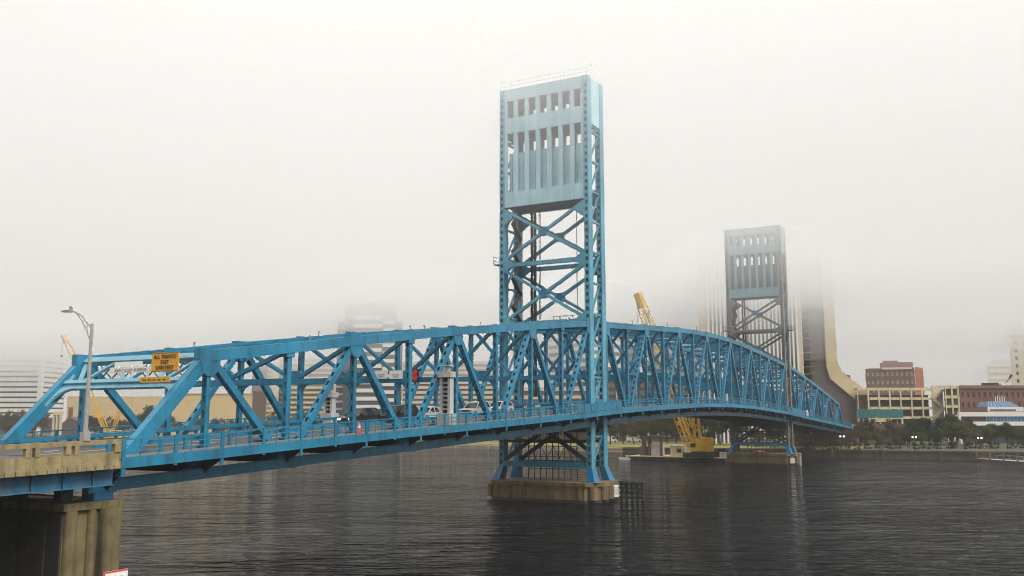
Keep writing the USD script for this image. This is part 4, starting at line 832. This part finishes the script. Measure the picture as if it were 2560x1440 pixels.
# far abutment and the road beyond it
t = thing('bridge_abutment', 'dark concrete abutment under the far right end of the bridge', 'abutment', (0, 0, 0))
part(t, 'wall', MB().box(-9, 9, 193.2, 196, 0, bot(194) - .6), M['bulkhead_brown'])
for x in (-HW, HW): part(t, 'bearing', MB().box(x - .5, x + .5, 193.4, 194.4, bot(194) - .598, bot(194) - .38), M['deck_steel'])
for x in (-8.4, 8.4): part(t, 'wing_wall', MB().box(x - .3, x + .3, 196.01, 214, 0, deck(196) + .3), M['bulkhead_brown'])
t = thing('approach_span', 'low road ramp on columns leaving the far end of the bridge', 'bridge span', (0, 0, 0))
RY = list(np.linspace(194.6, 290, 12)); part(t, 'roadway', MB().sweepY(RY, deck, -8.7, 8.7, -.9, -.05), M['walkway'])
for s_ in (-1, 1): part(t, 'parapet', MB().sweepY(RY, deck, *sorted((s_ * 8.705, s_ * 9.0)), -1.0, .75), M['grey_steel'])
for y in (216, 238, 260, 282):
    for x in (-6, 0, 6): part(t, 'column', MB().box(x - .5, x + .5, y - .5, y + .5, 0, deck(y) - .901), M['walkway'])

# ------------------------------------------------------------------ trees
def tree_class(path, leafm, seed, hgt=1.0, trunk_h=.36, rx=.36, clumps=230):
    r = np.random.default_rng(seed); c = stage.CreateClassPrim(path); UsdGeom.Xform.Define(stage, path); c = stage.GetPrimAtPath(path); c.SetSpecifier(Sdf.SpecifierClass)
    # unit tree, one metre tall
    mb = MB(); lean = r.normal(0, .03, 2); fork = np.array([lean[0], lean[1], trunk_h])
    mb.tube([(0, 0, -.03), (lean[0] * .4, lean[1] * .4, trunk_h * .5), fork], [.032, .024, .02], 7)
    lobes = []
    for k in range(7):
        a = 2 * math.pi * k / 7 + r.uniform(-.4, .4); rr = rx * r.uniform(.35, .68); z = r.uniform(trunk_h + .12, .86)
        e = np.array([rr * math.cos(a), rr * math.sin(a), z]); mb.tube([fork - [0, 0, .03], (fork + e) / 2 + [0, 0, .05], e], [.013, .009, .004], 5); lobes.append((e, r.uniform(.13, .2)))
    e = np.array([0, 0, .84]); mb.tube([fork, e], [.015, .005], 5); lobes.append((e, .15))
    V, F = [], []
    for k in range(clumps):
        e, R = lobes[r.integers(len(lobes))]; d = r.normal(size=3); d /= np.linalg.norm(d); p = e + d * R * r.uniform(.45, 1.0) * [1, 1, .8]
        if p[2] < trunk_h * .8: continue
        for j in range(7):
            o = p + r.normal(0, .030, 3); a = r.normal(size=3); a /= np.linalg.norm(a); b_ = np.cross(a, r.normal(size=3)); b_ /= np.linalg.norm(b_); s_ = r.uniform(.014, .028)
            n0 = len(V); V += [o - a * s_ * 1.3, o + b_ * s_, o + a * s_ * 1.3, o - b_ * s_]; F.append([n0, n0 + 1, n0 + 2, n0 + 3])
    part(path, 'trunk', mb, M['bark']); part(path, 'crown', MB().add(V, F), M[leafm])
TREES = {'green': ['/World/tree_kind_a', '/World/tree_kind_b'], 'brown': ['/World/tree_kind_c'], 'dark': ['/World/tree_kind_d', '/World/tree_kind_e'], 'bush': ['/World/tree_kind_f']}
tree_class('/World/tree_kind_a', 'leaf_green', 1, rx=.40); tree_class('/World/tree_kind_b', 'leaf_green', 2, trunk_h=.42, rx=.34)
tree_class('/World/tree_kind_c', 'leaf_brown', 3, trunk_h=.34, rx=.42, clumps=180)
tree_class('/World/tree_kind_d', 'leaf_dark', 4, trunk_h=.26, rx=.46, clumps=300); tree_class('/World/tree_kind_e', 'leaf_dark', 5, trunk_h=.24, rx=.5, clumps=300)
tree_class('/World/tree_kind_f', 'leaf_dark', 6, trunk_h=.08, rx=.62, clumps=300)
def bank_z(x): return float(np.interp(x, [s_[0] for s_ in SHORE], BANK_Z))
def shore_y(x): return float(np.interp(x, [s_[0] for s_ in SHORE], [s_[1] for s_ in SHORE]))
ORD = 'first second third fourth fifth sixth seventh eighth ninth tenth eleventh twelfth thirteenth fourteenth fifteenth sixteenth seventeenth eighteenth nineteenth twentieth'.split()
ORD += ['twenty-' + o for o in ORD[:9]]
def trees(kinds, pxs, dep, ytop, label, group, jx=10, jd=8, jh=.15, name='tree', seed=1):
    r = np.random.default_rng(seed)
    for num, px in enumerate(pxs):
        dd = dep + r.uniform(-jd, jd); q = G(px + r.uniform(-jx, jx), dd); zg = bank_z(q[0]) + .1; zt = H(ytop, dd); h = max(2.0, (zt - zg) * (1 + r.uniform(-jh, jh)))
        kd = kinds[r.integers(len(kinds))]; k = TREES[kd][r.integers(len(TREES[kd]))]
        lb = label[kd] if isinstance(label, dict) else label
        if len(pxs) <= 29: lb = ORD[num] + ' from the left: ' + lb
        copy_of(k, name, lb, 'tree' if name == 'tree' else 'bush', (q[0], q[1], zg), r.uniform(0, 360), h, group[kd] if isinstance(group, dict) else group)
PL = {'green': 'green park tree between the two lift towers', 'brown': 'brown park tree between the two lift towers', 'dark': 'dark park tree between the two lift towers'}
PG = {k: k + ' park trees' for k in PL}
trees(['green', 'brown', 'green'], list(range(1530, 1700, 27)), 345, 1050, PL, PG, seed=3)
trees(['green', 'dark'], list(range(1755, 1860, 22)), 320, 1038, {k: v_.replace('between the two lift towers', 'left of the far pier') for k, v_ in PL.items()}, {k: v_ + ' by the far pier' for k, v_ in PG.items()}, seed=4)
trees(['brown', 'dark'], list(range(1500, 1860, 24)), 395, 1040, {k: v_.replace('park tree', 'back row park tree') for k, v_ in PL.items()}, {k: 'back row of ' + v_ for k, v_ in PG.items()}, seed=5)
RL = {'green': 'green tree behind the bulkhead on the right bank', 'dark': 'dark tree behind the bulkhead on the right bank', 'brown': 'brown tree behind the bulkhead on the right bank'}
RG = {k: k + ' trees behind the bulkhead' for k in RL}
trees(['green', 'green', 'brown', 'dark'], list(range(2122, 2590, 36)), 268, 1068, RL, RG, seed=6, jh=.3)
trees(['dark', 'green', 'brown'], list(range(2140, 2600, 27)), 288, 1062, {k: v_.replace('behind the bulkhead', 'in the second row') for k, v_ in RL.items()}, {k: 'second row of ' + v_ for k, v_ in RG.items()}, jh=.28, seed=7)
trees(['dark'], [2275, 2300, 2325, 2350, 2372, 2420], 300, 1040, 'tall dark tree before the parking garage', 'trees before the garage', seed=8)
trees(['dark', 'brown'], list(range(-40, 130, 17)), 520, 1031, {'dark': 'dark tree below the white office block', 'brown': 'brown tree below the white office block'}, {'dark': 'dark trees at the left edge', 'brown': 'brown trees at the left edge'}, seed=9)
trees(['dark', 'brown'], list(range(205, 430, 19)), 500, 1045, {'dark': 'dark tree in front of the long tan building', 'brown': 'brown tree in front of the long tan building'}, {'dark': 'dark trees before the tan building', 'brown': 'brown trees before the tan building'}, seed=10)
trees(['dark'], [372, 386], 498, 1014, 'tall dark tree before the tan building', 'tall trees before the tan building', seed=11)
trees(['dark', 'brown'], list(range(440, 640, 22)), 500, 1050, {'dark': 'low dark tree before the tan building', 'brown': 'low brown tree before the tan building'}, {'dark': 'low dark trees before the tan building', 'brown': 'low brown trees before the tan building'}, seed=12)
trees(['dark', 'brown'], list(range(680, 1240, 22)), 405, 1034, {'dark': 'dark tree below the striped apartment towers', 'brown': 'brown tree below the striped apartment towers'}, {'dark': 'dark trees below the towers', 'brown': 'brown trees below the towers'}, seed=13)
trees(['dark', 'brown'], list(range(1250, 1500, 24)), 410, 1048, {'dark': 'dark tree behind the middle lift tower', 'brown': 'brown tree behind the middle lift tower'}, {'dark': 'dark trees behind the lift tower', 'brown': 'brown trees behind the lift tower'}, seed=14)
trees(['dark', 'brown'], list(range(1870, 2110, 22)), 330, 1072, {'dark': 'dark tree in the gloom under the far span', 'brown': 'brown tree in the gloom under the far span'}, {'dark': 'dark trees under the far span', 'brown': 'brown trees under the far span'}, seed=15)
trees(['bush'], list(range(2010, 2600, 22)), 258, 1108, 'low dark bush on the bulkhead edge of the right bank', 'bushes on the bulkhead', jh=.3, name='bush', jd=5, seed=16)
trees(['bush'], list(range(1870, 2010, 18)), 300, 1116, 'low dark bush on the bank under the far span', 'bushes under the far span', jh=.3, name='bush', jd=5, seed=17)

# riverside lamps with two white globes
for k, (px, py, lb) in enumerate(((2103, 1091, 'globe lamp just right of the bridge end'), (2283, 1093, 'globe lamp in the middle of the right bank'), (2446, 1095, 'globe lamp furthest right on the bank'))):
    dd = 258; q = G(px, dd); zg = bank_z(q[0]); zt = H(py, dd)
    t = thing('globe_lamp', 'twin white ' + lb, 'street lamp', (q[0], q[1], zg), math.degrees(math.atan2(RIGHT[1], RIGHT[0])))
    part(t, 'pole', MB().tube([(0, 0, 0), (0, 0, zt - zg + .4)], [.09, .06], 8), M['dark_steel']); part(t, 'cross_arm', MB().box(-.55, .55, -.03, .03, zt - zg - .32, zt - zg - .26), M['dark_steel'])
    for x in (-.48, .48): part(t, 'globe', MB().mesh(trimesh.creation.icosphere(2, .24), (x, 0, zt - zg)), M['lamp_globe'], smooth=True)
# floating dock and steps at the lower right
t = thing('floating_dock', 'grey floating dock with a gangway along the right bank', 'dock')
A, B_ = G(2440, 243), G(2640, 214); d_, n_ = left_normal(A, B_); L = np.linalg.norm(B_ - A)
part(t, 'float', slab(MB(), A, B_, 0, L, -1.6, 1.6, -.3, .75), M['bulkhead_brown']); part(t, 'planking', slab(MB(), A, B_, -.1, L, -1.7, 1.7, .751, .86), M['grey_steel'])
for k in range(5): part(t, 'mooring_pile', slab(MB(), A, B_, 2 + k * 5.2, 2.35 + k * 5.2, 1.72, 2.05, -1.5, 2.6), M['bulkhead_brown'])
part(t, 'edge_rail', slab(MB(), A, B_, 0, L, -1.6, -1.55, 1.8, 1.88), M['grey_steel'])
for k in range(12): part(t, 'rail_post', slab(MB(), A, B_, .2 + k * L / 12, .28 + k * L / 12, -1.61, -1.54, .86, 1.8), M['grey_steel'])

# ------------------------------------------------------------------ floating cranes and barge
def lattice(q, p0, p1, wd, dp, n, r=.09, tip=.5):
    p0, p1 = np.asarray(p0, float), np.asarray(p1, float); t_ = (p1 - p0) / np.linalg.norm(p1 - p0); sd = np.cross(t_, [0, 0, 1.0]); sd /= np.linalg.norm(sd); nn = np.cross(t_, sd)
    def C(i, a, b_):
        f_ = i / n; k = min(1, f_ / .12 + .35, (1 - f_) * (1 - tip) / .12 + tip); return p0 + (p1 - p0) * f_ + (sd * a * wd / 2 + nn * b_ * dp / 2) * k
    for a, b_ in ((-1, -1), (1, -1), (1, 1), (-1, 1)):
        for i in range(n): q.beam(C(i, a, b_), C(i + 1, a, b_), 2 * r, 2 * r, side=sd)
    cs = [(-1, -1), (1, -1), (1, 1), (-1, 1)]
    for i in range(n):
        for k in range(4):
            u_, v_ = cs[k], cs[(k + 1) % 4]
            if i % 2: u_, v_ = v_, u_
            q.beam(C(i, *u_), C(i + 1, *v_), r * 1.2, r * 1.2, side=sd)
    return q
def crane(label, dep, foot, tip, gantry, strut, zdeck):
    F0 = EYE + ray(*foot) * dep; T0 = EYE + ray(*tip) * dep; F0[2] = zdeck + 2.2
    t = thing('crawler_crane', label, 'crane', (0, 0, 0))
    ax = np.array([RIGHT[0], RIGHT[1]]); ang = math.atan2(ax[1], ax[0])
    def loc(q, s0, s1, d0, d1, z0, z1): return slab(q, F0[:2], F0[:2] + ax, s0, s1, d0, d1, z0, z1)
    for d in (-1.9, 1.5): part(t, 'track', loc(MB(), -2.6, 4.6, d - .45, d + .45, zdeck, zdeck + 1.1), M['dark_steel'])
    part(t, 'turntable', loc(MB(), -.8, 2.6, -1.2, 1.0, zdeck + 1.101, zdeck + 1.45), M['dark_steel'])
    part(t, 'engine_house', loc(MB(), .2, 4.6, -1.6, 1.3, zdeck + 1.451, zdeck + 4.0), M['crane_yellow']); part(t, 'engine_cover', loc(MB(), 1.4, 4.9, -1.4, 1.1, zdeck + 4.001, zdeck + 4.8), M['crane_yellow'])
    part(t, 'cab', loc(MB(), -1.5, .15, .35, 1.5, zdeck + 1.451, zdeck + 3.7), M['crane_yellow']); part(t, 'cab_window', loc(MB(), -1.35, 0, 1.502, 1.53, zdeck + 2.5, zdeck + 3.5), M['car_glass'])
    part(t, 'boom', lattice(MB(), F0, T0, 2.1, 1.9, 18, .10, .55), M['crane_yellow'])
    dt = (T0 - F0) / np.linalg.norm(T0 - F0)
    part(t, 'boom_head', MB().beam(T0 - dt * 3.6, T0 + dt * .3, 1.5, 1.9), M['crane_yellow'])
    g1 = EYE + ray(*gantry) * dep; part(t, 'gantry', lattice(MB(), F0 + [1.0 * ax[0], 1.0 * ax[1], 0], g1, 1.5, .9, 5, .1, 1), M['crane_yellow'])
    s1 = EYE + ray(*strut) * dep; part(t, 'stowed_jib', lattice(MB(), F0 - [1.2 * ax[0], 1.2 * ax[1], 0], s1, 2.4, 1.2, 5, .1, 1), M['crane_yellow'])
    q = MB()
    for o in (-.5, .5): q.tube([g1 + [o * ax[0], o * ax[1], 0], T0 - dt * 2 + [o * ax[0] * .5, o * ax[1] * .5, 0]], .05, 4)
    part(t, 'pendant_line', q, M['dark_steel'])
    hk = T0 + dt * .2; part(t, 'hoist_line', MB().tube([hk, hk - [0, 0, 9]], .05, 4).mesh(trimesh.creation.icosphere(1, .5), hk - [0, 0, 9.4]), M['dark_steel'])
    return F0
def barge(label, c0, c1, wd, zd):
    t = thing('work_barge', label, 'barge'); A, B_ = np.array(c0, float), np.array(c1, float); d_, n_ = left_normal(A, B_); L = np.linalg.norm(B_ - A)
    P = lambda s_, o: A + d_ * s_ + n_ * o
    e = [[*P(1.2, 0), -.8], [*P(L - 1.2, 0), -.8], [*P(L - 1.2, -wd), -.8], [*P(1.2, -wd), -.8], [*P(0, 0), zd], [*P(L, 0), zd], [*P(L, -wd), zd], [*P(0, -wd), zd]]
    part(t, 'hull', MB().hexa(e), M['barge_hull']); part(t, 'deck', slab(MB(), A, B_, -.1, L + .1, -wd, .1, zd + .001, zd + .22), M['tan'])
    for k in range(10): part(t, 'tyre_fender', MB().mesh(trimesh.creation.torus(.38, .16, 14, 8, transform=trimesh.transformations.rotation_matrix(math.pi / 2, [1, 0, 0])), (*P(1.5 + k * (L - 3) / 9, .3), zd - .5)), M['tyre'])
    return t, A, B_, zd + .22
t, A, B_, zd = barge('dark flat work barge with sheds moored under the lift span', (-36.0, 120.2), (-9.3, 119.6), 11, 1.15)
bt = t
L = np.linalg.norm(B_ - A)
def on(name, label, cat, s0, s1, o0, o1, z1, mt, extra=None):
    x = thing(name, label, cat); part(x, 'body', slab(MB(), A, B_, s0, s1, o0, o1, zd + .001, zd + z1), mt); return x
x = on('deck_shed', 'grey open shed with dark posts on the work barge', 'shed', 5.6, 8.2, -5, -2, 3.2, M['pale_grey_steel'])
for s_ in (5.0, 8.3): part(x, 'post', slab(MB(), A, B_, s_, s_ + .55, -2, -1.4, zd + .001, zd + 4.9), M['rust_brown'])
part(x, 'roof', slab(MB(), A, B_, 5.0, 8.9, -5.2, -1.3, zd + 4.901, zd + 5.2), M['rust_brown'])
x = on('deck_winch', 'rusty winch tower at the left end of the work barge', 'winch', 2.6, 4.2, -3.4, -1.6, 2.4, M['rust_brown']); part(x, 'mast', slab(MB(), A, B_, 3.0, 3.9, -3, -2.2, zd + 2.401, zd + 5.0), M['rust_brown'])
x = on('deck_cabin', 'cream cabin with a dark window on the work barge', 'cabin', 11.2, 14.6, -4.6, -1.2, 2.7, M['cream']); part(x, 'window', slab(MB(), A, B_, 13.0, 14.2, -1.198, -1.15, zd + 1.0, zd + 2.0), M['car_glass']); part(x, 'roof', slab(MB(), A, B_, 11.0, 14.8, -4.8, -1.0, zd + 2.701, zd + 2.85), M['office_white'])
part(x, 'side_locker', slab(MB(), A, B_, 14.801, 15.9, -3.6, -1.4, zd + .001, zd + 2.2), M['office_white'])
for k in range(7):
    x = on('deck_crate', ORD[k] + ' stack of gear from the left, right part of the barge', 'crate', 16.5 + k * 1.35, 17.6 + k * 1.35, -4 - (k % 3), -2 - (k % 2), 1.0 + .5 * ((k * 7) % 3), M[('rust_brown', 'brick_dull', 'dark_steel')[k % 3]]); tag(x, None, None, 'gear on the barge')
    part(x, 'lid', slab(MB(), A, B_, 16.45 + k * 1.35, 17.65 + k * 1.35, -4.05 - (k % 3), -1.95 - (k % 2), zd + 1.001 + .5 * ((k * 7) % 3), zd + 1.1 + .5 * ((k * 7) % 3)), M['roof_brown'])
crane('yellow lattice boom crane on the work barge right of the middle tower', 236, (1736, 1106), (1594, 735), (1738, 1036), (1690, 1030), zd)
t, A, B_, zd2 = barge('work barge carrying the far left crane behind the portal', tuple(G(205, 412)), tuple(G(345, 404)), 10, 1.1)
crane('yellow lattice boom crane at the far left behind the lamp post', 412, (274, 1086), (158, 838), (300, 1022), (240, 1022), zd2)
def skiff(px, py, label):
    q = EYE + ray(px, py) * 1; s_ = (WATER_Z - EYE[2]) / (q - EYE)[2]; q = EYE + (q - EYE) * s_
    t = thing('work_skiff', label, 'boat', (q[0], q[1], WATER_Z), 20)
    part(t, 'hull', MB().hexa([[-1.6, -.5, -.2], [1.3, -.6, -.2], [1.3, .6, -.2], [-1.6, .5, -.2], [-2.1, -.7, .6], [1.5, -.8, .55], [1.5, .8, .55], [-2.1, .7, .6]]), M['white_paint']); part(t, 'console', MB().box(-.2, .5, -.35, .35, .56, 1.3), M['grey_steel']); part(t, 'outboard', MB().box(1.51, 1.8, -.2, .2, -.2, .95), M['dark_steel'])
skiff(1566, 1150, 'small white skiff at the left end of the work barge')
# things around the far pier
q = G(1805, 232)
notice('notice_board', 'white board at the left end of the far pier', -8.3, 112.3, 1.5, 1.6, 1.5, 20)
notice('notice_board', 'small white board at the right end of the far pier', 8.2, 112.2, .7, 1.0, 1.1, 28)
t = thing('marker_post', 'pale round marker post at the right end of the far pier', 'post', (9.6, 113.6, 0)); part(t, 'post', MB().tube([(0, 0, -1), (0, 0, 2.6)], .33, 10), M['grey_steel']); part(t, 'cap', MB().lathe([(.42, 2.6), (.42, 2.8), (.05, 3.1)], (0, 0, 0)), M['buoy_red'])
t = thing('red_float', 'orange red float lying on the far pier', 'float', (.2, 113.2, 2.76)); part(t, 'tube', MB().tube([(-1.3, 0, .35), (-.9, 0, .38), (1.0, 0, .38), (1.5, 0, .35)], [.15, .36, .36, .12], 8), M['buoy_red']); part(t, 'strap', MB().tube([(.2, 0, .37), (.34, 0, .37)], .39, 8), M['office_white'])
# white vehicles parked on the far lawn
def small_van(px, dep, label, L_, H_):
    q = G(px, dep); t = thing('parked_van', label, 'van', (q[0], q[1], bank_z(q[0]) + .5), math.degrees(math.atan2(RIGHT[1], RIGHT[0])))
    part(t, 'body', MB().plate([(-L_ / 2, .35), (L_ / 2, .35), (L_ / 2, 1.0), (L_ / 2 - .7, 1.25), (L_ / 2 - 1.3, H_), (-L_ / 2, H_)], (0, .9, 0), (1, 0, 0), (0, 0, 1), (0, -1, 0), 1.8), M['car_white'])
    part(t, 'side_window', MB().plate([(L_ / 2 - 2.0, 1.3), (L_ / 2 - .95, 1.3), (L_ / 2 - 1.4, H_ - .15), (L_ / 2 - 2.0, H_ - .15)], (0, -.902, 0), (1, 0, 0), (0, 0, 1), (0, -1, 0), .02), M['car_glass'])
    for x in (-L_ / 2 + .9, L_ / 2 - .9):
        for y in (-.86, .86): part(t, 'wheel', MB().mesh(trimesh.creation.cylinder(.36, .2, sections=14, transform=trimesh.transformations.rotation_matrix(math.pi / 2, [1, 0, 0])), (x, y, .36)), M['tyre'])
small_van(1526, 362, 'white van parked on the lawn just right of the lift tower', 5.2, 2.3)
small_van(1584, 366, 'white low truck parked on the lawn behind the work barge', 6.0, 2.0)

# ------------------------------------------------------------------ traffic and fittings on the bridge
def car(label, name, cat, X, Y, mt, L_=4.7, W_=1.86, H_=1.7, suv=True, lit=False):
    z = deck(Y) - .04; sl = math.degrees(math.atan2(deck(Y + 2) - deck(Y - 2), 4))
    t = thing(name, label, cat, (X, Y, z), 180, rx=-sl)     # local +y is forward; the cars face the near bank
    h1 = .98 if suv else .82; hb = .30
    prof = [(-L_ / 2, hb + .15), (-L_ / 2 + .1, hb), (L_ / 2 - .15, hb), (L_ / 2, hb + .2), (L_ / 2 - .03, h1 - .22), (L_ / 2 - .25, h1 - .06), (L_ / 2 - 1.25, h1 + .03), (-L_ / 2 + .15, h1 + .03), (-L_ / 2, h1 - .15)]
    part(t, 'body', MB().plate(prof, (-W_ / 2, 0, 0), (0, 1, 0), (0, 0, 1), (1, 0, 0), W_), mt)
    r0, r1 = (-L_ / 2 + .1, L_ / 2 - 1.2) if suv else (-L_ / 2 + .75, L_ / 2 - 1.25); t0, t1 = (-L_ / 2 + .5, L_ / 2 - 2.1) if suv else (-L_ / 2 + 1.5, L_ / 2 - 2.15)
    wb, wt = W_ / 2 - .04, W_ / 2 - .24; zb, zt = h1 + .031, H_
    cab = [[-wb, r0, zb], [wb, r0, zb], [wb, r1, zb], [-wb, r1, zb], [-wt, t0, zt], [wt, t0, zt], [wt, t1, zt], [-wt, t1, zt]]
    part(t, 'cabin_glass', MB().hexa(cab), M['car_glass'])
    part(t, 'roof', MB().hexa([[-wt - .03, t0 - .06, zt - .04], [wt + .03, t0 - .06, zt - .04], [wt + .03, t1 + .08, zt - .04], [-wt - .03, t1 + .08, zt - .04], [-wt + .06, t0 + .1, zt + .05], [wt - .06, t0 + .1, zt + .05], [wt - .06, t1 - .1, zt + .05], [-wt + .06, t1 - .1, zt + .05]]), mt)
    for s_ in (-1, 1):
        for (ya, yb) in ((r0, t0), (r1, t1), ((r0 + r1) / 2, (t0 + t1) / 2)): part(t, 'pillar', MB().beam((s_ * (wb + .005), ya, zb), (s_ * (wt + .005), yb, zt - .02), .07, .12), mt)
        part(t, 'mirror', MB().box(*sorted((s_ * (W_ / 2 + .01), s_ * (W_ / 2 + .2))), r1 - .45, r1 - .3, h1 + .05, h1 + .22), mt)
        part(t, 'headlight', MB().box(*sorted((s_ * .52, s_ * (W_ / 2 - .06))), L_ / 2 - .12, L_ / 2 + .015, h1 - .32, h1 - .14), M['headlight'] if lit else M['chrome'])
        for y in (-L_ / 2 + .85, L_ / 2 - .92):
            rot = trimesh.transformations.rotation_matrix(math.pi / 2, [0, 1, 0])
            wl = part(t, 'wheel', MB().mesh(trimesh.creation.cylinder(.35, .22, sections=18, transform=rot), (s_ * (W_ / 2 - .09), y, .35)), M['tyre'])
            part(wl, 'rim', MB().mesh(trimesh.creation.cylinder(.21, .03, sections=12, transform=rot), (s_ * (W_ / 2 + .035), y, .35)), M['chrome'])
    part(t, 'grille', MB().box(-.46, .46, L_ / 2 - .1, L_ / 2 + .012, h1 - .36, h1 - .14), M['sign_black']); part(t, 'bumper', MB().box(-W_ / 2 + .05, W_ / 2 - .05, L_ / 2 - .1, L_ / 2 + .04, hb + .02, hb + .2), M['dark_steel'])
    return t
car('black car with lit headlights coming along the near span', 'car', 'car', -2.2, -37.0, M['car_black'], lit=True)
car('dark pickup close behind the lit black car on the near span', 'car', 'car', -2.0, -30.6, M['car_black'], L_=5.4, H_=1.8)
car('white sedan half hidden behind a diagonal near the grey gate column', 'car', 'car', -1.9, -25.2, M['car_white'], H_=1.45, suv=False)
car('white off-roader just left of the middle lift tower', 'car', 'car', -2.0, -14.6, M['car_white'])
car('white car following the off-roader behind a diagonal', 'car', 'car', -2.1, -8.6, M['car_white'], H_=1.6)
car('grey car near the far end of the lift span', 'car', 'car', -2.0, 78, M['grey_steel'], H_=1.5, suv=False)
car('white car low on the far span', 'car', 'car', -2.2, 128, M['car_white'], H_=1.5, suv=False)
t = thing('traffic_cone', 'small red traffic cone on the walkway of the near span', 'traffic cone', (HW + 1.3, -49.9, deck(-49.9)))
part(t, 'base', MB().box(-.22, .22, -.22, .22, 0, .05), M['cone_orange']); part(t, 'cone', MB().lathe([(.19, .05), (.12, .48)], (0, 0, 0)), M['cone_orange']); part(t, 'white_collar', MB().lathe([(.122, .48), (.085, .70)], (0, 0, 0)), M['white_paint']); part(t, 'tip', MB().lathe([(.085, .70), (.04, .92), (.001, .93)], (0, 0, 0)), M['cone_orange'])
def gate(label, x, y, h):
    t = thing('gate_column', label, 'barrier gate', (x, y, deck(y)))
    part(t, 'machine_box', MB().box(-.75, .75, -.65, .65, .01, 1.15), M['pale_grey_steel'])
    for s_ in (-1, 1): part(t, 'upright', MB().box(s_ * .46 - .14, s_ * .46 + .14, -.32, .32, 1.151, h - 1.1), M['pale_grey_steel'])
    part(t, 'back_plate', MB().box(-.319, .319, .1, .25, 1.151, h - 1.1), M['dark_steel'])
    for k in range(int((h - 2.4) / .42)): part(t, 'rung', MB().box(-.318, .318, -.25, -.1, 1.45 + k * .42, 1.62 + k * .42), M['grey_steel'])
    part(t, 'head_box', MB().box(-.72, .72, -.5, .5, h - 1.099, h - .55), M['pale_grey_steel']); part(t, 'motor', MB().mesh(trimesh.creation.cylinder(.3, .5, sections=14), (.1, 0, h - .29)), M['grey_steel']); part(t, 'cap', MB().box(-.4, .55, -.38, .38, h - .03, h + .1), M['pale_grey_steel'])
    q = MB()
    for z in (.25, .6): q.box(.73, 1.0, -.4, -.36, h - 1 + z, h - .96 + z)
    part(t, 'side_rail', q, M['grey_steel'])
gate('grey barrier gate column on the near walkway left of the middle tower', HW + 1.15, -36.2, 5.7)
gate('grey barrier gate column on the far walkway behind the lit black car', -HW - 1.2, -35.0, 3.9)
t = thing('traffic_signal', 'round red traffic signal hanging on a sway strut', 'traffic light', (on_plane(1040, 938, -33.3)[0], -33.3, on_plane(1040, 938, -33.3)[1] - .1))
part(t, 'housing', MB().box(-.36, .36, -.16, .06, -.55, .75), M['dark_steel']); 
hs = stage.GetPrimAtPath(str(t.GetPath()) + '/housing')
for dz in (.38, -.15): part(hs, 'lens', MB().mesh(trimesh.creation.cylinder(.30, .08, sections=18, transform=trimesh.transformations.rotation_matrix(math.pi / 2, [1, 0, 0])), (0, -.2, dz)), M['signal_red'])
part(t, 'bracket', MB().box(-.06, .06, .061, .3, -.1, .1), M['dark_steel'])
for k, (px, lb) in enumerate(((953, 'left white lane sign on the strut behind the tall diagonal'), (990, 'right white lane sign on the strut behind the tall diagonal'))):
    Y_ = -41.3; xx_, zz_ = on_plane(px, 936, Y_)
    t = thing('lane_sign', lb, 'sign', (xx_, Y_, zz_)); part(t, 'panel', MB().box(-.75, .75, -.05, 0, -.42, .36), M['sign_white']); part(t, 'print', MB().box(-.4, .4, -.062, -.054, -.1, .02).box(-.3, .3, -.062, -.054, -.28, -.18), M['sign_grey']); part(t, 'bracket', MB().box(-.06, .06, .001, .25, -.2, .0), M['grey_steel'])
